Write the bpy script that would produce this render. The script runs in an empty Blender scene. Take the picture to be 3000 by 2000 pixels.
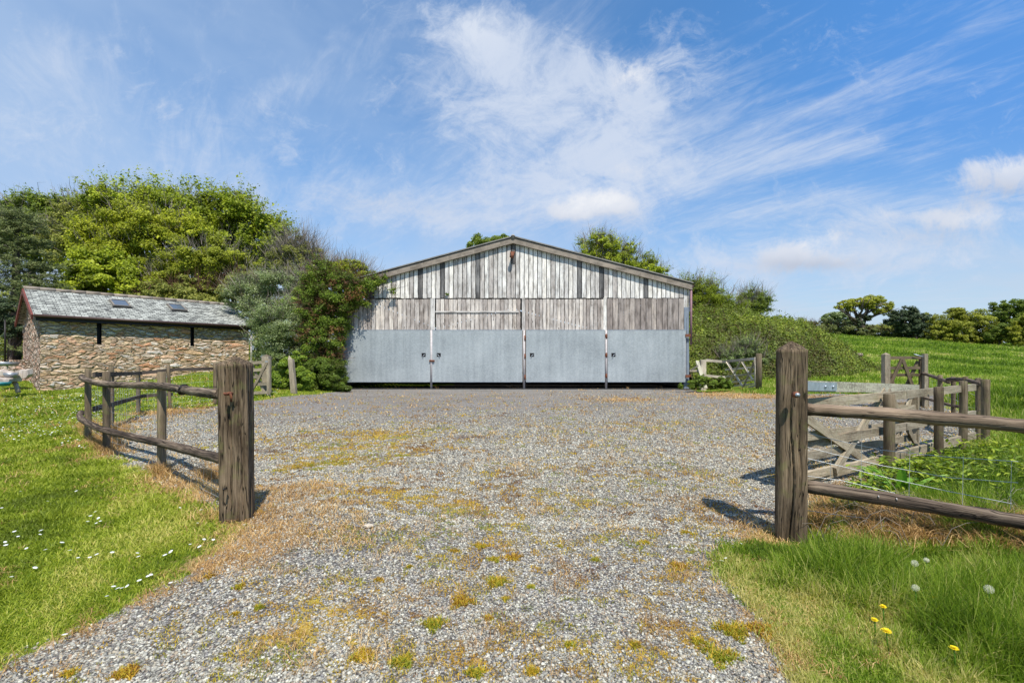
import bpy, math, random
import numpy as np
from mathutils import Vector
R=math.radians
scene=bpy.context.scene
# ---------------------------------------------------------------- camera
FPX=1350.0; HOR=1050.0; CAMZ=1.25
cam_d=bpy.data.cameras.new("camera"); cam=bpy.data.objects.new("camera",cam_d)
scene.collection.objects.link(cam); scene.camera=cam
cam.location=(0,0,CAMZ); cam.rotation_euler=(R(90),0,0)
cam_d.sensor_width=36; cam_d.lens=36*FPX/3000.0; cam_d.shift_y=(HOR-1000)/3000.0
cam_d.clip_start=0.05; cam_d.clip_end=6000
scene.render.resolution_x=1024; scene.render.resolution_y=682
scene.view_settings.view_transform='Standard'; scene.view_settings.look='None'
scene.view_settings.gamma=1; scene.view_settings.exposure=0.25
# ---------------------------------------------------------------- node helper
class NT:
    def __init__(s,tree): s.t=tree; s.n=tree.nodes; s.l=tree.links
    def node(s,typ,props=None,**ins):
        n=s.n.new(typ)
        for k,v in (props or {}).items(): setattr(n,k,v)
        for k,v in ins.items():
            k=k.replace('_',' ') if k.replace('_',' ') in n.inputs else k
            s.put(n.inputs[k],v)
        return n
    def put(s,sock,v):
        if isinstance(v,bpy.types.NodeSocket): s.l.new(v,sock)
        elif isinstance(v,bpy.types.Node): s.l.new(v.outputs[0],sock)
        else:
            try: sock.default_value=v
            except Exception: sock.default_value=tuple(v)+(1,) if len(v)==3 else v
    def m(s,op,a,b=0.0,c=0.0,clamp=False):
        n=s.n.new('ShaderNodeMath'); n.operation=op; n.use_clamp=clamp
        s.put(n.inputs[0],a); s.put(n.inputs[1],b)
        if op in('MULTIPLY_ADD','SMOOTH_MIN'): s.put(n.inputs[2],c)
        return n.outputs[0]
    def add(s,a,b): return s.m('ADD',a,b)
    def sub(s,a,b): return s.m('SUBTRACT',a,b)
    def mul(s,a,b): return s.m('MULTIPLY',a,b)
    def clamp(s,a): return s.m('ADD',a,0.0,clamp=True)
    def mr(s,v,a,b,c=0.0,d=1.0,smooth=True):
        n=s.n.new('ShaderNodeMapRange'); n.interpolation_type='SMOOTHSTEP' if smooth else 'LINEAR'
        for i,x in enumerate((v,a,b,c,d)): s.put(n.inputs[i],x)
        return n.outputs[0]
    def noise(s,vec,scale,detail=4,rough=.55,dist=0.0):
        n=s.n.new('ShaderNodeTexNoise'); s.put(n.inputs['Vector'],vec); s.put(n.inputs['Scale'],scale)
        n.inputs['Detail'].default_value=detail; n.inputs['Roughness'].default_value=rough; n.inputs['Distortion'].default_value=dist
        return n.outputs['Fac']
    def vor(s,vec,scale,feat='F1',out='Distance',rnd=1.0):
        n=s.n.new('ShaderNodeTexVoronoi'); n.feature=feat; s.put(n.inputs['Vector'],vec); s.put(n.inputs['Scale'],scale)
        n.inputs['Randomness'].default_value=rnd
        return n.outputs[out]
    def scale(s,vec,sc,loc=(0,0,0)):
        n=s.n.new('ShaderNodeMapping'); s.put(n.inputs['Vector'],vec); n.inputs['Scale'].default_value=sc; n.inputs['Location'].default_value=loc
        return n.outputs[0]
    def mix(s,f,a,b,mode='MIX'):
        n=s.n.new('ShaderNodeMix'); n.data_type='RGBA'; n.blend_type=mode; n.clamp_factor=True
        s.put(n.inputs[0],f)
        for i,v in ((6,a),(7,b)):
            if isinstance(v,tuple): v=v[:3]+(1,)
            s.put(n.inputs[i],v)
        return n.outputs[2]
    def ramp(s,f,stops,interp='LINEAR'):
        n=s.n.new('ShaderNodeValToRGB'); s.put(n.inputs[0],f); e=n.color_ramp.elements; n.color_ramp.interpolation=interp
        while len(e)<len(stops): e.new(.5)
        for i,(p,c) in enumerate(stops): e[i].position=p; e[i].color=tuple(c)+(1,)
        return n.outputs[0]
    def attr(s,name,out='Fac'):
        n=s.n.new('ShaderNodeAttribute'); n.attribute_name=name; return n.outputs[out]
    def geo(s,out='Position'):
        n=s.n.new('ShaderNodeNewGeometry'); return n.outputs[out]
    def bump(s,h,strength=.5,dist=.01):
        n=s.n.new('ShaderNodeBump'); s.put(n.inputs['Height'],h); n.inputs['Strength'].default_value=strength; n.inputs['Distance'].default_value=dist
        return n.outputs[0]
# ---------------------------------------------------------------- world and sun
SUN_DIR=Vector((-.31,1.0,-1.047*math.tan(R(59)))).normalized()   # the way the light travels
world=bpy.data.worlds.new("World"); scene.world=world; world.use_nodes=True
w=NT(world.node_tree); w.n.clear()
tc=w.n.new('ShaderNodeTexCoord').outputs['Generated']
sky=w.n.new('ShaderNodeTexSky'); sky.sky_type='NISHITA'; sky.sun_disc=False
sky.sun_elevation=R(59); sky.sun_rotation=R(163); sky.air_density=1.15; sky.dust_density=.6; sky.ozone_density=2.2
sep=w.node('ShaderNodeSeparateXYZ',Vector=tc); X,Y_,Z=sep.outputs
zc=w.m('MAXIMUM',Z,0.0)
pz=w.add(zc,.10)
plane=w.node('ShaderNodeCombineXYZ',X=w.m('DIVIDE',X,pz),Y=w.m('DIVIDE',Y_,pz),Z=0.0).outputs[0]
ys=w.m('MAXIMUM',Y_,.05)
U=w.m('DIVIDE',X,ys); V=w.m('DIVIDE',Z,ys)
uv=w.node('ShaderNodeCombineXYZ',X=U,Y=V,Z=0.0).outputs[0]
warp=w.n.new('ShaderNodeTexNoise'); w.put(warp.inputs['Vector'],uv); warp.inputs['Scale'].default_value=5; warp.inputs['Detail'].default_value=6
wv=w.node('ShaderNodeVectorMath',dict(operation='MULTIPLY_ADD'))
w.put(wv.inputs[0],warp.outputs['Color']); wv.inputs[1].default_value=(.16,.10,0); w.put(wv.inputs[2],uv)
suv=w.node('ShaderNodeSeparateXYZ',Vector=wv.outputs[0]); WU=w.sub(suv.outputs[0],.08); WV=w.sub(suv.outputs[1],.05)
def blob(px,py,rx,ry,tilt=0.0,soft=1.0,warped=True):
    u0=(px-1500)/FPX; v0=(HOR-py)/FPX; a=rx/FPX; b=ry/FPX
    du=w.sub(WU if warped else U,u0); dv=w.sub(WV if warped else V,v0)
    c,s_=math.cos(R(tilt)),math.sin(R(tilt))
    p=w.m('DIVIDE',w.add(w.mul(du,c),w.mul(dv,s_)),a); q=w.m('DIVIDE',w.sub(w.mul(dv,c),w.mul(du,s_)),b)
    d=w.add(w.mul(p,p),w.mul(q,q))
    return w.m('POWER',2.718,w.mul(d,-1.0*soft))
def addall(l):
    r=l[0]
    for x in l[1:]: r=w.add(r,x)
    return r
# high streaked cloud, laid out on a plane far overhead
rotp=w.node('ShaderNodeVectorRotate',dict(rotation_type='Z_AXIS')); w.put(rotp.inputs['Vector'],plane); rotp.inputs['Angle'].default_value=R(-38)
cir=w.noise(w.scale(rotp.outputs[0],(.95,.26,1),(3.1,1.7,0)),1.9,9,.62,1.1)
cir2=w.noise(w.scale(plane,(.5,.22,1),(7.3,2.2,0)),1.3,4,.5,.4)
fine=w.noise(w.scale(rotp.outputs[0],(2.2,.5,1)),4.5,8,.68,1.5)
region=addall([w.mul(blob(1600,240,400,230),1.0),w.mul(blob(1850,420,260,120),.6),w.mul(blob(330,380,560,230),.7),w.mul(blob(150,140,500,120,14),.6),w.mul(blob(1150,580,620,110),.7),
  w.mul(blob(2540,255,420,45,20),.35),w.mul(blob(2300,330,400,120,15),.35),w.mul(blob(2350,470,700,55,10),.85),w.mul(blob(2450,600,700,60,5),.8),w.mul(blob(2800,120,400,30,25),.15),w.mul(blob(2350,860,900,60,-3),.5),w.mul(blob(950,180,300,60,30),.55)])
wisp=w.noise(w.scale(rotp.outputs[0],(1.6,.9,1),(2,9,0)),7.5,9,.72,1.0)
cirr=w.add(w.mul(cir,.46),w.add(w.mul(fine,.34),w.mul(wisp,.20)))
thr=w.sub(.525,w.mul(region,.20))
cm=w.mr(cirr,thr,w.add(thr,.34))
cm=w.mul(cm,w.mr(cir2,.25,.6,.6,1.0))
cm=w.m('MULTIPLY',cm,.92,clamp=True)
# feathery middle cloud
feather=w.noise(w.scale(wv.outputs[0],(1,1.5,1)),4.2,11,.68,.7)
mid_=addall([w.mul(blob(1480,150,230,140,-20),.9),w.mul(blob(1850,230,260,120),.9),w.mul(blob(1500,330,260,110),.75),w.mul(blob(1800,470,240,80),.7),w.mul(blob(1330,60,110,90),.6),w.mul(blob(1950,330,160,90),.5),w.mul(blob(350,330,420,130),.4),w.mul(blob(1000,640,420,70),.45),w.mul(blob(2300,750,360,70),1.0),w.mul(blob(2800,640,330,90),1.0),w.mul(blob(2650,800,420,60),.5),w.mul(blob(1700,600,300,100),.75),w.mul(blob(1560,480,260,120),.5),w.mul(blob(1250,620,300,80),.5)])
grain_=w.noise(wv.outputs[0],16,9,.75,.6)
fm=w.mr(w.add(w.mul(mid_,.34),w.add(w.mul(feather,1.15),w.mul(w.sub(grain_,.5),.55))),.64,1.05)
fm=w.mul(fm,.84)
puff=w.noise(uv,6.0,12,.70,.35)
def cum(lst,off):
    f=addall([w.mul(blob(*b[:4],warped=True),b[4]) for b in lst])
    return w.mr(w.add(f,w.mul(w.sub(puff,.5),3.9)),off,off+.95)
low=[(1700,595,125,50,1.1),(1800,605,95,42,.9),(1640,612,80,32,.8),(1900,205,120,55,.75),(1860,485,70,30,.7),(1680,440,120,45,.4),
     (2400,740,140,58,1.05),(2270,770,130,34,.8),(2560,780,150,30,.7),(2830,640,210,50,.85),(2960,500,170,70,1.05),(2700,620,120,30,.6),(1080,570,140,40,.3),(2850,740,120,20,.4)]
cu=cum(low,.38)
core=addall([blob(1720,585,100,36),w.mul(blob(2400,715,70,28),.6),w.mul(blob(2860,640,90,22),.35),w.mul(blob(1880,190,90,40),.6),w.mul(blob(1400,80,110,60),.6),w.mul(blob(2700,205,170,40),.5),w.mul(blob(2950,460,90,25),.4)])
under=w.clamp(addall([w.mul(blob(1720,660,180,32),.8),blob(2380,790,230,28),w.mul(blob(2960,560,200,50),.9),w.mul(blob(1100,600,320,70),.6),w.mul(blob(2750,690,260,40),.8),w.mul(blob(2250,600,350,60),.3)]))
hz=w.mr(Z,-.05,.55)
skyc=w.mix(1.0,sky.outputs[0],(.50,1.02,1.38),'MULTIPLY')
hor_c=w.mix(w.mr(Z,-.01,.34),(4.9,5.5,6.3),(2.9,4.0,6.0))
hf=w.mul(w.sub(1.0,hz),.84)
base=w.mix(hf,skyc,hor_c)
base=w.mix(w.mul(w.mul(w.mr(U,.15,1.0),w.mr(V,.22,.6)),.6),base,(.85,2.5,6.2))
veil=w.mul(w.mr(U,.9,-.9),w.mr(w.noise(w.scale(plane,(.5,.3,1)),1.1,6,.6,.8),.2,.7))
base=w.mix(w.mul(veil,.80),base,(3.7,4.75,6.4))
lowveil=w.mul(w.mr(V,.42,.1),w.mr(w.noise(w.scale(uv,(1,3,1)),2.2,7,.6,.6),.3,.65))
base=w.mix(w.mul(lowveil,.55),base,(4.6,5.1,6.0))
ccol=w.mix(w.mul(under,.9),(5.6,5.9,6.6),(3.9,4.2,5.0))
ccol=w.mix(w.mul(w.clamp(core),w.mr(puff,.35,.6)),ccol,(7.3,7.3,7.4))
hi_=w.mix(w.clamp(core),(5.0,5.6,6.7),(6.6,6.9,7.4))
c1=w.mix(w.mul(cm,.85),base,hi_)
c1=w.mix(fm,c1,w.mix(w.mul(under,.6),hi_,(4.2,4.6,5.5)))
c2=w.mix(w.mul(cu,.85),c1,ccol)
bg=w.node('ShaderNodeBackground',Color=c2,Strength=0.11)
out=w.n.new('ShaderNodeOutputWorld'); w.l.new(bg.outputs[0],out.inputs[0])
sl=bpy.data.lights.new("sun",'SUN'); sl.energy=5.0; sl.angle=R(.5); sl.color=(1,.95,.86)
so=bpy.data.objects.new("sun",sl); scene.collection.objects.link(so)
so.rotation_euler=SUN_DIR.to_track_quat('-Z','Y').to_euler(); so.location=(6,-20,30)
# ---------------------------------------------------------------- object helpers
ORG={}
def tag(o,label=None,cat=None,group=None,kind=None):
    if label: o['label']=label
    if cat: o['category']=cat
    if group: o['group']=group
    if kind: o['kind']=kind
    return o
def thing(name,label,cat,loc,group=None):
    o=bpy.data.objects.new(name,None); scene.collection.objects.link(o); o.location=loc; o.empty_display_size=.2
    ORG[o.name]=np.array(loc,float); return tag(o,label,cat,group)
def link(name,me,parent=None):
    o=bpy.data.objects.new(name,me); scene.collection.objects.link(o)
    if parent is not None: o.parent=parent; ORG[o.name]=ORG[parent.name]
    else: ORG[o.name]=np.zeros(3)
    return o
def mesh_np(name,V,F,mat,parent=None,attrs=None,smooth=False,flat_faces=None):
    """V (n,3), F (m,4) or (m,3) ints; attrs: point attributes"""
    V=np.asarray(V,np.float32)
    if parent is not None: V=V-ORG[parent.name].astype(np.float32)
    F=np.asarray(F,np.int32); k=F.shape[1]
    me=bpy.data.meshes.new(name); me.vertices.add(len(V)); me.vertices.foreach_set('co',V.ravel())
    me.loops.add(F.size); me.loops.foreach_set('vertex_index',F.ravel())
    me.polygons.add(len(F)); me.polygons.foreach_set('loop_start',np.arange(0,F.size,k,dtype=np.int32))
    try: me.polygons.foreach_set('loop_total',np.full(len(F),k,dtype=np.int32))
    except Exception: pass
    for an,(typ,dat) in (attrs or {}).items():
        a=me.attributes.new(an,typ,'POINT'); a.data.foreach_set('vector' if typ=='FLOAT_VECTOR' else 'value',np.asarray(dat,np.float32).ravel())
    me.update(calc_edges=True); me.validate()
    if smooth: me.polygons.foreach_set('use_smooth',np.ones(len(F),bool))
    me.materials.append(mat)
    return link(name,me,parent)
class MB:
    """collects pieces, builds ONE mesh; every vertex carries a grain coordinate (across, across, along) and a per-piece random number"""
    def __init__(s): s.v=[];s.f=[];s.g=[];s.r=[];s.sm=[]
    def _add(s,V,F,G,r=None,smooth=False):
        b=len(s.v); r=random.random() if r is None else r; o=random.random()*9
        s.v+= [tuple(p) for p in V]; s.f+=[tuple(b+i for i in f) for f in F]
        s.g+= [(g[0]+o,g[1]+o*2,g[2]+o*3) for g in G]; s.r+=[r]*len(V); s.sm+=[smooth]*len(F); return s
    def box(s,c,ax,sz,r=None,jit=0.0):
        """c centre, ax three unit axes (grain runs along ax[2]), sz full sizes"""
        c=Vector(c); ax=[Vector(a) for a in ax]; V=[];G=[]
        for i in(-1,1):
            for j in(-1,1):
                for k in(-1,1):
                    e=[i*sz[0]/2,j*sz[1]/2,k*sz[2]/2]
                    e=[q+(random.uniform(-jit,jit) if jit else 0) for q in e]
                    V.append(c+ax[0]*e[0]+ax[1]*e[1]+ax[2]*e[2]); G.append(e)
        return s._add(V,[(0,1,3,2),(4,6,7,5),(0,4,5,1),(2,3,7,6),(0,2,6,4),(1,5,7,3)],G,r)
    def abox(s,x0,x1,y0,y1,z0,z1,grain='z',r=None):
        c=((x0+x1)/2,(y0+y1)/2,(z0+z1)/2); d=(x1-x0,y1-y0,z1-z0)
        X_,Y2,Z_=(1,0,0),(0,1,0),(0,0,1)
        if grain=='z': return s.box(c,(X_,Y2,Z_),d,r)
        if grain=='x': return s.box(c,(Y2,Z_,X_),(d[1],d[2],d[0]),r)
        return s.box(c,(Z_,X_,Y2),(d[2],d[0],d[1]),r)
    def beam(s,p0,p1,w_,h_,up=(0,0,1),r=None,jit=0.0):
        p0=Vector(p0);p1=Vector(p1);a=(p1-p0);L=a.length;a.normalize();u=Vector(up);sd=a.cross(u).normalized();u=sd.cross(a).normalized()
        return s.box((p0+p1)/2,(sd,u,a),(w_,h_,L),r,jit)
    def tube(s,pts,rad,n=10,r=None,cap=True,wob=0.0,half=None,smooth=True):
        pts=[Vector(p) for p in pts]; 
        if not hasattr(rad,'__len__'): rad=[rad]*len(pts)
        V=[];G=[];F=[];al=0;ref=None
        for i,p in enumerate(pts):
            d=(pts[min(i+1,len(pts)-1)]-pts[max(i-1,0)]).normalized()
            if ref is None: ref=Vector((0,0,1)) if abs(d.z)<.9 else Vector((1,0,0))
            sd=d.cross(ref).normalized(); up=sd.cross(d).normalized(); ref=up if abs(d.dot(up))<.99 else ref
            if i: al+=(p-pts[i-1]).length
            for k in range(n):
                t=2*math.pi*k/n; q=rad[i]*(1+(random.uniform(-wob,wob) if wob else 0))
                V.append(p+sd*math.cos(t)*q+up*math.sin(t)*q); G.append((math.cos(t)*q,math.sin(t)*q,al))
        for i in range(len(pts)-1):
            for k in range(n):
                F.append((i*n+k,i*n+(k+1)%n,(i+1)*n+(k+1)%n,(i+1)*n+k))
        if cap: F.append(tuple(reversed(range(n)))); F.append(tuple((len(pts)-1)*n+k for k in range(n)))
        return s._add(V,F,G,r,smooth)
    def poly(s,pts,thick,nrm,r=None):
        nrm=Vector(nrm).normalized(); n=len(pts); P=[Vector(p) for p in pts]
        V=[p+nrm*thick/2 for p in P]+[p-nrm*thick/2 for p in P]
        F=[tuple(range(n)),tuple(reversed(range(n,2*n)))]+[(i,n+i,n+(i+1)%n,(i+1)%n) for i in range(n)]
        return s._add(V,F,[tuple(p) for p in V],r)
    def build(s,name,mat,parent=None):
        V=[Vector(p) for p in s.v]
        if parent is not None:
            o=Vector(ORG[parent.name]); V=[p-o for p in V]
        me=bpy.data.meshes.new(name); me.from_pydata([tuple(p) for p in V],[],s.f)
        a=me.attributes.new('gc','FLOAT_VECTOR','POINT'); a.data.foreach_set('vector',np.array(s.g,np.float32).ravel())
        a=me.attributes.new('rnd','FLOAT','POINT'); a.data.foreach_set('value',np.array(s.r,np.float32))
        me.polygons.foreach_set('use_smooth',s.sm); me.update()
        import bmesh
        bm=bmesh.new(); bm.from_mesh(me); bmesh.ops.recalc_face_normals(bm,faces=bm.faces); bm.to_mesh(me); bm.free()
        me.materials.append(mat)
        return link(name,me,parent)
def W(px,py,Y):   # a point of the place seen at that picture position, Y metres away
    return Vector(((px-1500)/FPX*Y,Y,CAMZ+(HOR-py)/FPX*Y))
def hsh(i,j,s=0):
    h=np.sin(i*127.1+j*311.7+s*74.7)*43758.5453; return h-np.floor(h)
def vnoise(x,y,s=0):
    xi=np.floor(x);yi=np.floor(y);xf=x-xi;yf=y-yi; xf=xf*xf*(3-2*xf);yf=yf*yf*(3-2*yf)
    return (hsh(xi,yi,s)*(1-xf)+hsh(xi+1,yi,s)*xf)*(1-yf)+(hsh(xi,yi+1,s)*(1-xf)+hsh(xi+1,yi+1,s)*xf)*yf
def fbm(x,y,s=0,o=4): return sum(vnoise(x*2**k,y*2**k,s+k)*.5**k for k in range(o))/sum(.5**k for k in range(o))
def sst(v,a,b): t=np.clip((v-a)/(b-a),0,1); return t*t*(3-2*t)
# ---------------------------------------------------------------- terrain height
CTRL=np.array([(0,1,0),(0,3,0),(0,6,0),(0,9,0),(0,13,0),(-4,15,0),(4,15,0),(0,18.7,0),(-6,18.7,0),(7,18.7,0),(0,25,0),(-4,10,0),(4,10,0),(-2,6,0),(2,6,.0),
 (-1.87,3.2,.11),(-3,2.2,.06),(-3.2,3.4,.09),(-2,1.6,.0),(-4.5,3,.06),(-3.73,4.9,.055),(-5.28,6,.03),(-6.4,7,.06),(-8.4,10.4,.0),(-8.06,10.9,.06),(-7.56,11.7,.07),(-9,7,.05),(-12,10,.07),
 (-14.5,14,.1),(-16.4,15.9,.1),(-12.5,19.5,.66),(-14,17.7,.35),(-10,15,.2),(-11.5,17,.45),(-9.5,18,.35),(-11,22,.9),(-18,20,.4),(-22,16,.3),(-20,26,1.0),
 (1.94,3.2,-.03),(2.4,2.4,.0),(3.2,2.9,.13),(2.7,3.1,.05),(4,2,.05),(2.2,1.7,-.02),(3.6,4,.0),(4.33,5.3,-.07),(5.6,6,-.1),(6.6,6.8,-.12),(7.5,7.3,-.1),(9,6,.05),(6,4.5,.05),
 (5.8,7.4,-.1),(8.9,16.9,.02),(10,11.3,.05),(7,12,0),(9,8.5,.0),(12,12,.3),(12,8,.25)])
def gz(x,y):
    x=np.asarray(x,float);y=np.asarray(y,float)
    num=np.zeros_like(x);den=np.full_like(x,1e-4)
    for cx,cy,cz in CTRL:
        sc=.35+.10*cy
        w_=1/(((x-cx)**2+(y-cy)**2)/sc**2+.25)**2.2
        num+=w_*cz;den+=w_
    near=num/den
    t=x/np.maximum(y,1.0)
    e=np.interp(t,[-5,.35,.5,.67,.87,1.0,1.11,3],[0,0,.056,.0535,.0455,.036,.031,.02])
    Yb=np.minimum(y,62.0)
    zf=(e*62+CAMZ)*np.clip((Yb-12)/50,0,1)**1.15
    f=sst(t,.42,.58)*sst(y,12.5,20)
    far=zf-np.maximum(y-64,0)*.02*sst(t,.4,.6)
    far=np.maximum(far,-1.0)
    z=near*(1-f)+far*f
    return z+ (fbm(x*.9,y*.9,3)-.5)*.03
def gz1(x,y): return float(gz(np.array([x]),np.array([y]))[0])
def G(px,py):       # ground point seen there (ground nearly flat close by)
    D=CAMZ
    for _ in range(6):
        Y=FPX*D/(py-HOR); x=(px-1500)/FPX*Y; D=CAMZ-gz1(x,Y)
    return (x,Y)
DRIVE_PX=[(-300,2300),(-140,2050),(0,1970),(43,1925),(204,1872),(353,1795),(446,1749),(595,1672),(660,1620),(735,1540),(690,1500),(560,1440),(475,1405),(400,1375),(330,1335),(290,1305),(290,1272),(330,1245),(405,1220),(500,1203),(630,1190),(780,1168),(880,1156),(1000,1147)]
DR=[G(*p) for p in DRIVE_PX]+[(-7.0,18.6),(7.3,18.6)]+[G(*p) for p in [(2060,1150),(2270,1156),(2450,1152),(2600,1152),(2720,1165),(2790,1200),(2860,1240),(2840,1285),(2740,1330),(2600,1385),(2480,1440),(2380,1480),(2275,1560),(2215,1545),(2140,1604),(2115,1672),(2162,1740),(2217,1808),(2255,1889),(2306,1965),(2420,2150),(2600,2500)]]
DR=np.array(DR)
def sdist(x,y,P=DR):
    """signed distance to polygon, positive inside"""
    x=np.asarray(x,float);y=np.asarray(y,float);d=np.full(x.shape,1e9);ins=np.zeros(x.shape,bool)
    n=len(P)
    for i in range(n):
        ax,ay=P[i];bx,by=P[(i+1)%n];ex,ey=bx-ax,by-ay
        t=np.clip(((x-ax)*ex+(y-ay)*ey)/(ex*ex+ey*ey+1e-12),0,1)
        d=np.minimum(d,np.hypot(x-ax-t*ex,y-ay-t*ey))
        c=((ay>y)!=(by>y))&(x<(bx-ax)*(y-ay)/(by-ay+1e-12)+ax); ins^=c
    return np.where(ins,d,-d)
def splats(L):
    out=[]
    for px,py,rx,ry,a in L:
        x,y=G(px,py); x1,_=G(px+rx,py); _,y1=G(px,py-ry); _,y2=G(px,py+ry)
        out.append((x,y,abs(x1-x)+.02,abs(y1-y2)/2+.03,a))
    return out
STRAW=splats([(840,1480,150,70,1),(780,1600,140,60,.9),(640,1450,90,30,1.1),(540,1420,90,22,1.1),(480,1400,60,15,.9),(900,1420,120,40,.4),(330,1330,60,25,1),(280,1290,40,25,1),(350,1240,70,14,.9),(440,1212,80,10,.9),(550,1200,90,9,.8),(700,1182,90,8,.6),(600,1660,90,22,.7),(450,1750,80,18,.6),(260,1850,90,22,.6),(150,1890,70,22,.5),
 (2100,1155,120,8,1.1),(1830,1170,110,7,1),(2230,1162,120,9,1.1),(2420,1165,120,10,.9),(2560,1180,90,8,.6),(2170,1640,60,40,.5),(2200,1760,70,50,.6),(2250,1860,60,50,.6),(2330,1960,90,60,.5),(2200,1560,80,30,.7),(2420,1470,80,25,.8),(2250,1590,60,20,.7),(1000,1560,90,30,.4),(2500,1400,90,30,.5)])
MOSS=splats([(1120,1290,130,26,1.6),(1000,1335,130,22,1.2),(1400,1470,260,36,.8),(960,1800,150,45,1.3),(880,1870,110,40,1.0),(950,1290,160,26,.8),(820,1300,90,30,.5),(1250,1250,90,14,.6),(1500,1290,220,20,.5),(1600,1420,220,34,.6),(1700,1600,260,60,.5),(1250,1600,240,60,.45),(1150,1900,300,90,.45),(1500,1900,300,90,.35),(1950,1700,160,110,.55),(1900,1900,200,90,.6),(2020,1450,160,50,.5),(1900,1250,260,20,.4),(1130,1305,110,20,1),(1200,1330,90,20,.8),(1120,1270,110,12,.6),(1060,1440,110,25,.5),(1400,1395,180,16,.7),(1180,1440,180,20,.6),(1500,1370,160,12,.7),(1300,1460,200,30,.8),(1420,1510,170,30,.6),(1150,1450,160,25,.7),(1380,1550,180,30,.6),(1000,1350,160,30,.4),(1720,1480,160,30,.4),(1000,1790,190,60,.85),(900,1860,120,50,.75),(1120,1720,120,30,.5),(1800,1330,250,20,.35),(2000,1390,150,30,.3),(1930,1560,150,40,.45),(2080,1500,90,30,.5),(1750,1760,60,30,.3),(1850,1950,150,60,.6),(1700,1960,90,40,.4),(1400,1700,220,60,.25),(2000,1800,160,100,.35),(850,1330,90,20,.5),(2100,1600,70,60,.6)])
def mossf(x,y):
    mv=1.15*(1-np.exp(-1.2*sval(MOSS,x,y)))
    return mv*.66+(fbm(x*2.6,y*2.6,15,4)-.5)*1.5+(fbm(x*13,y*13,16,3)-.5)*2.6
def sval(L,x,y):
    v=np.zeros(np.shape(x))
    for cx,cy,rx,ry,a in L: v+=a*np.exp(-(((x-cx)/rx)**2+((y-cy)/ry)**2))
    return v
# ---------------------------------------------------------------- materials
def mat(name):
    m=bpy.data.materials.new(name); m.use_nodes=True; t=NT(m.node_tree); t.n.clear()
    o=t.n.new('ShaderNodeOutputMaterial'); return m,t,o
def pbr(t,o,col,rough=.8,nrm=None,metal=0.0,spec=.3):
    b=t.n.new('ShaderNodeBsdfPrincipled'); t.put(b.inputs['Base Color'],col if not isinstance(col,tuple) else col[:3]+(1,))
    t.put(b.inputs['Roughness'],rough); t.put(b.inputs['Metallic'],metal); t.put(b.inputs['Specular IOR Level'],spec)
    if nrm is not None: t.put(b.inputs['Normal'],nrm)
    t.l.new(b.outputs[0],o.inputs[0]); return b
def wood(name,pale,mid,dark,moss=0.0,grain=55,bump=.6,knots=False,contrast=1.0,lichen=0.0,crack=.25):
    m,t,o=mat(name); g0=t.attr('gc','Vector'); r=t.attr('rnd')
    wn=t.n.new('ShaderNodeTexNoise'); t.put(wn.inputs['Vector'],t.scale(g0,(4,4,2.2))); wn.inputs['Scale'].default_value=1; wn.inputs['Detail'].default_value=2
    wv=t.node('ShaderNodeVectorMath',dict(operation='MULTIPLY_ADD')); t.put(wv.inputs[0],wn.outputs['Color']); wv.inputs[1].default_value=(.05,.05,0); t.put(wv.inputs[2],g0); g=wv.outputs[0]
    n1=t.noise(t.scale(g,(grain*1.5,grain*1.5,grain*.05)),1,7,.68,.3)
    n2=t.noise(t.scale(g,(9,9,1.3)),1,3,.5)
    n3=t.noise(t.scale(g,(grain*2.4,grain*2.4,grain*.1)),1,3,.6)
    v=t.add(t.mul(n1,.55),t.add(t.mul(n2,.3),t.mul(n3,.15)))
    k=.16/contrast
    c=t.ramp(v,[(.5-k*1.1,dark),(.5-k*.2,mid),(.5+k,pale)])
    c=t.mix(1.0,c,t.ramp(r,[(0,(.72,.68,.66)),(.5,(1,1,1)),(1,(1.2,1.17,1.12))]),'MULTIPLY')
    ck=t.noise(t.scale(g,(grain*.7,grain*.7,grain*.022),(4,2,7)),1,2,.5)
    ckm=t.mr(t.m('ABSOLUTE',t.sub(ck,.5)),.0,.022,crack,0)
    c=t.mix(ckm,c,tuple(x*.35 for x in dark))
    bl=t.noise(t.scale(g,(5,5,2.0),(3,1,4)),1,5,.65); c=t.mix(1.0,c,t.ramp(bl,[(.34,(.62,.60,.58)),(.5,(1,1,1)),(.66,(1.28,1.26,1.22))]),'MULTIPLY')
    if knots:
        kd=t.vor(t.scale(g,(7,7,1.9)),1.0); km=t.mr(kd,.06,.11,1,0); c=t.mix(km,c,tuple(x*.5 for x in dark))
    if moss>0:
        mn=t.noise(g,11,5,.65); c=t.mix(t.mul(t.mr(mn,.52,.68),moss),c,(.16,.17,.05))
    if lichen>0:
        ln=t.noise(g,38,5,.7); c=t.mix(t.mul(t.mr(ln,.47,.6),lichen),c,(.50,.50,.36))
    h=t.sub(t.add(n1,t.mul(n3,.5)),t.mul(ckm,2.0))
    pbr(t,o,c,.85,t.bump(h,bump,.006),spec=.2); return m
M={}
M['gatewood']=wood('gatepost_oak',(.27,.20,.13),(.105,.074,.046),(.028,.019,.012),moss=.35,grain=60,bump=.9,contrast=1.15,crack=.9)
M['postwood']=wood('fence_post_wood',(.27,.21,.14),(.14,.108,.07),(.05,.037,.024),moss=.35,grain=40,bump=.6)
M['railwood']=wood('round_rail_wood',(.29,.225,.165),(.095,.070,.052),(.022,.016,.012),grain=30,bump=1.0,contrast=1.45,crack=.7)
M['boardrail']=wood('board_rail_wood',(.16,.135,.11),(.085,.07,.055),(.04,.03,.025),grain=40,bump=.5)
M['railpale']=wood('sun_bleached_rail_wood',(.46,.36,.26),(.24,.18,.125),(.05,.035,.025),grain=38,bump=1.0,contrast=1.15,crack=.8)
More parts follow.
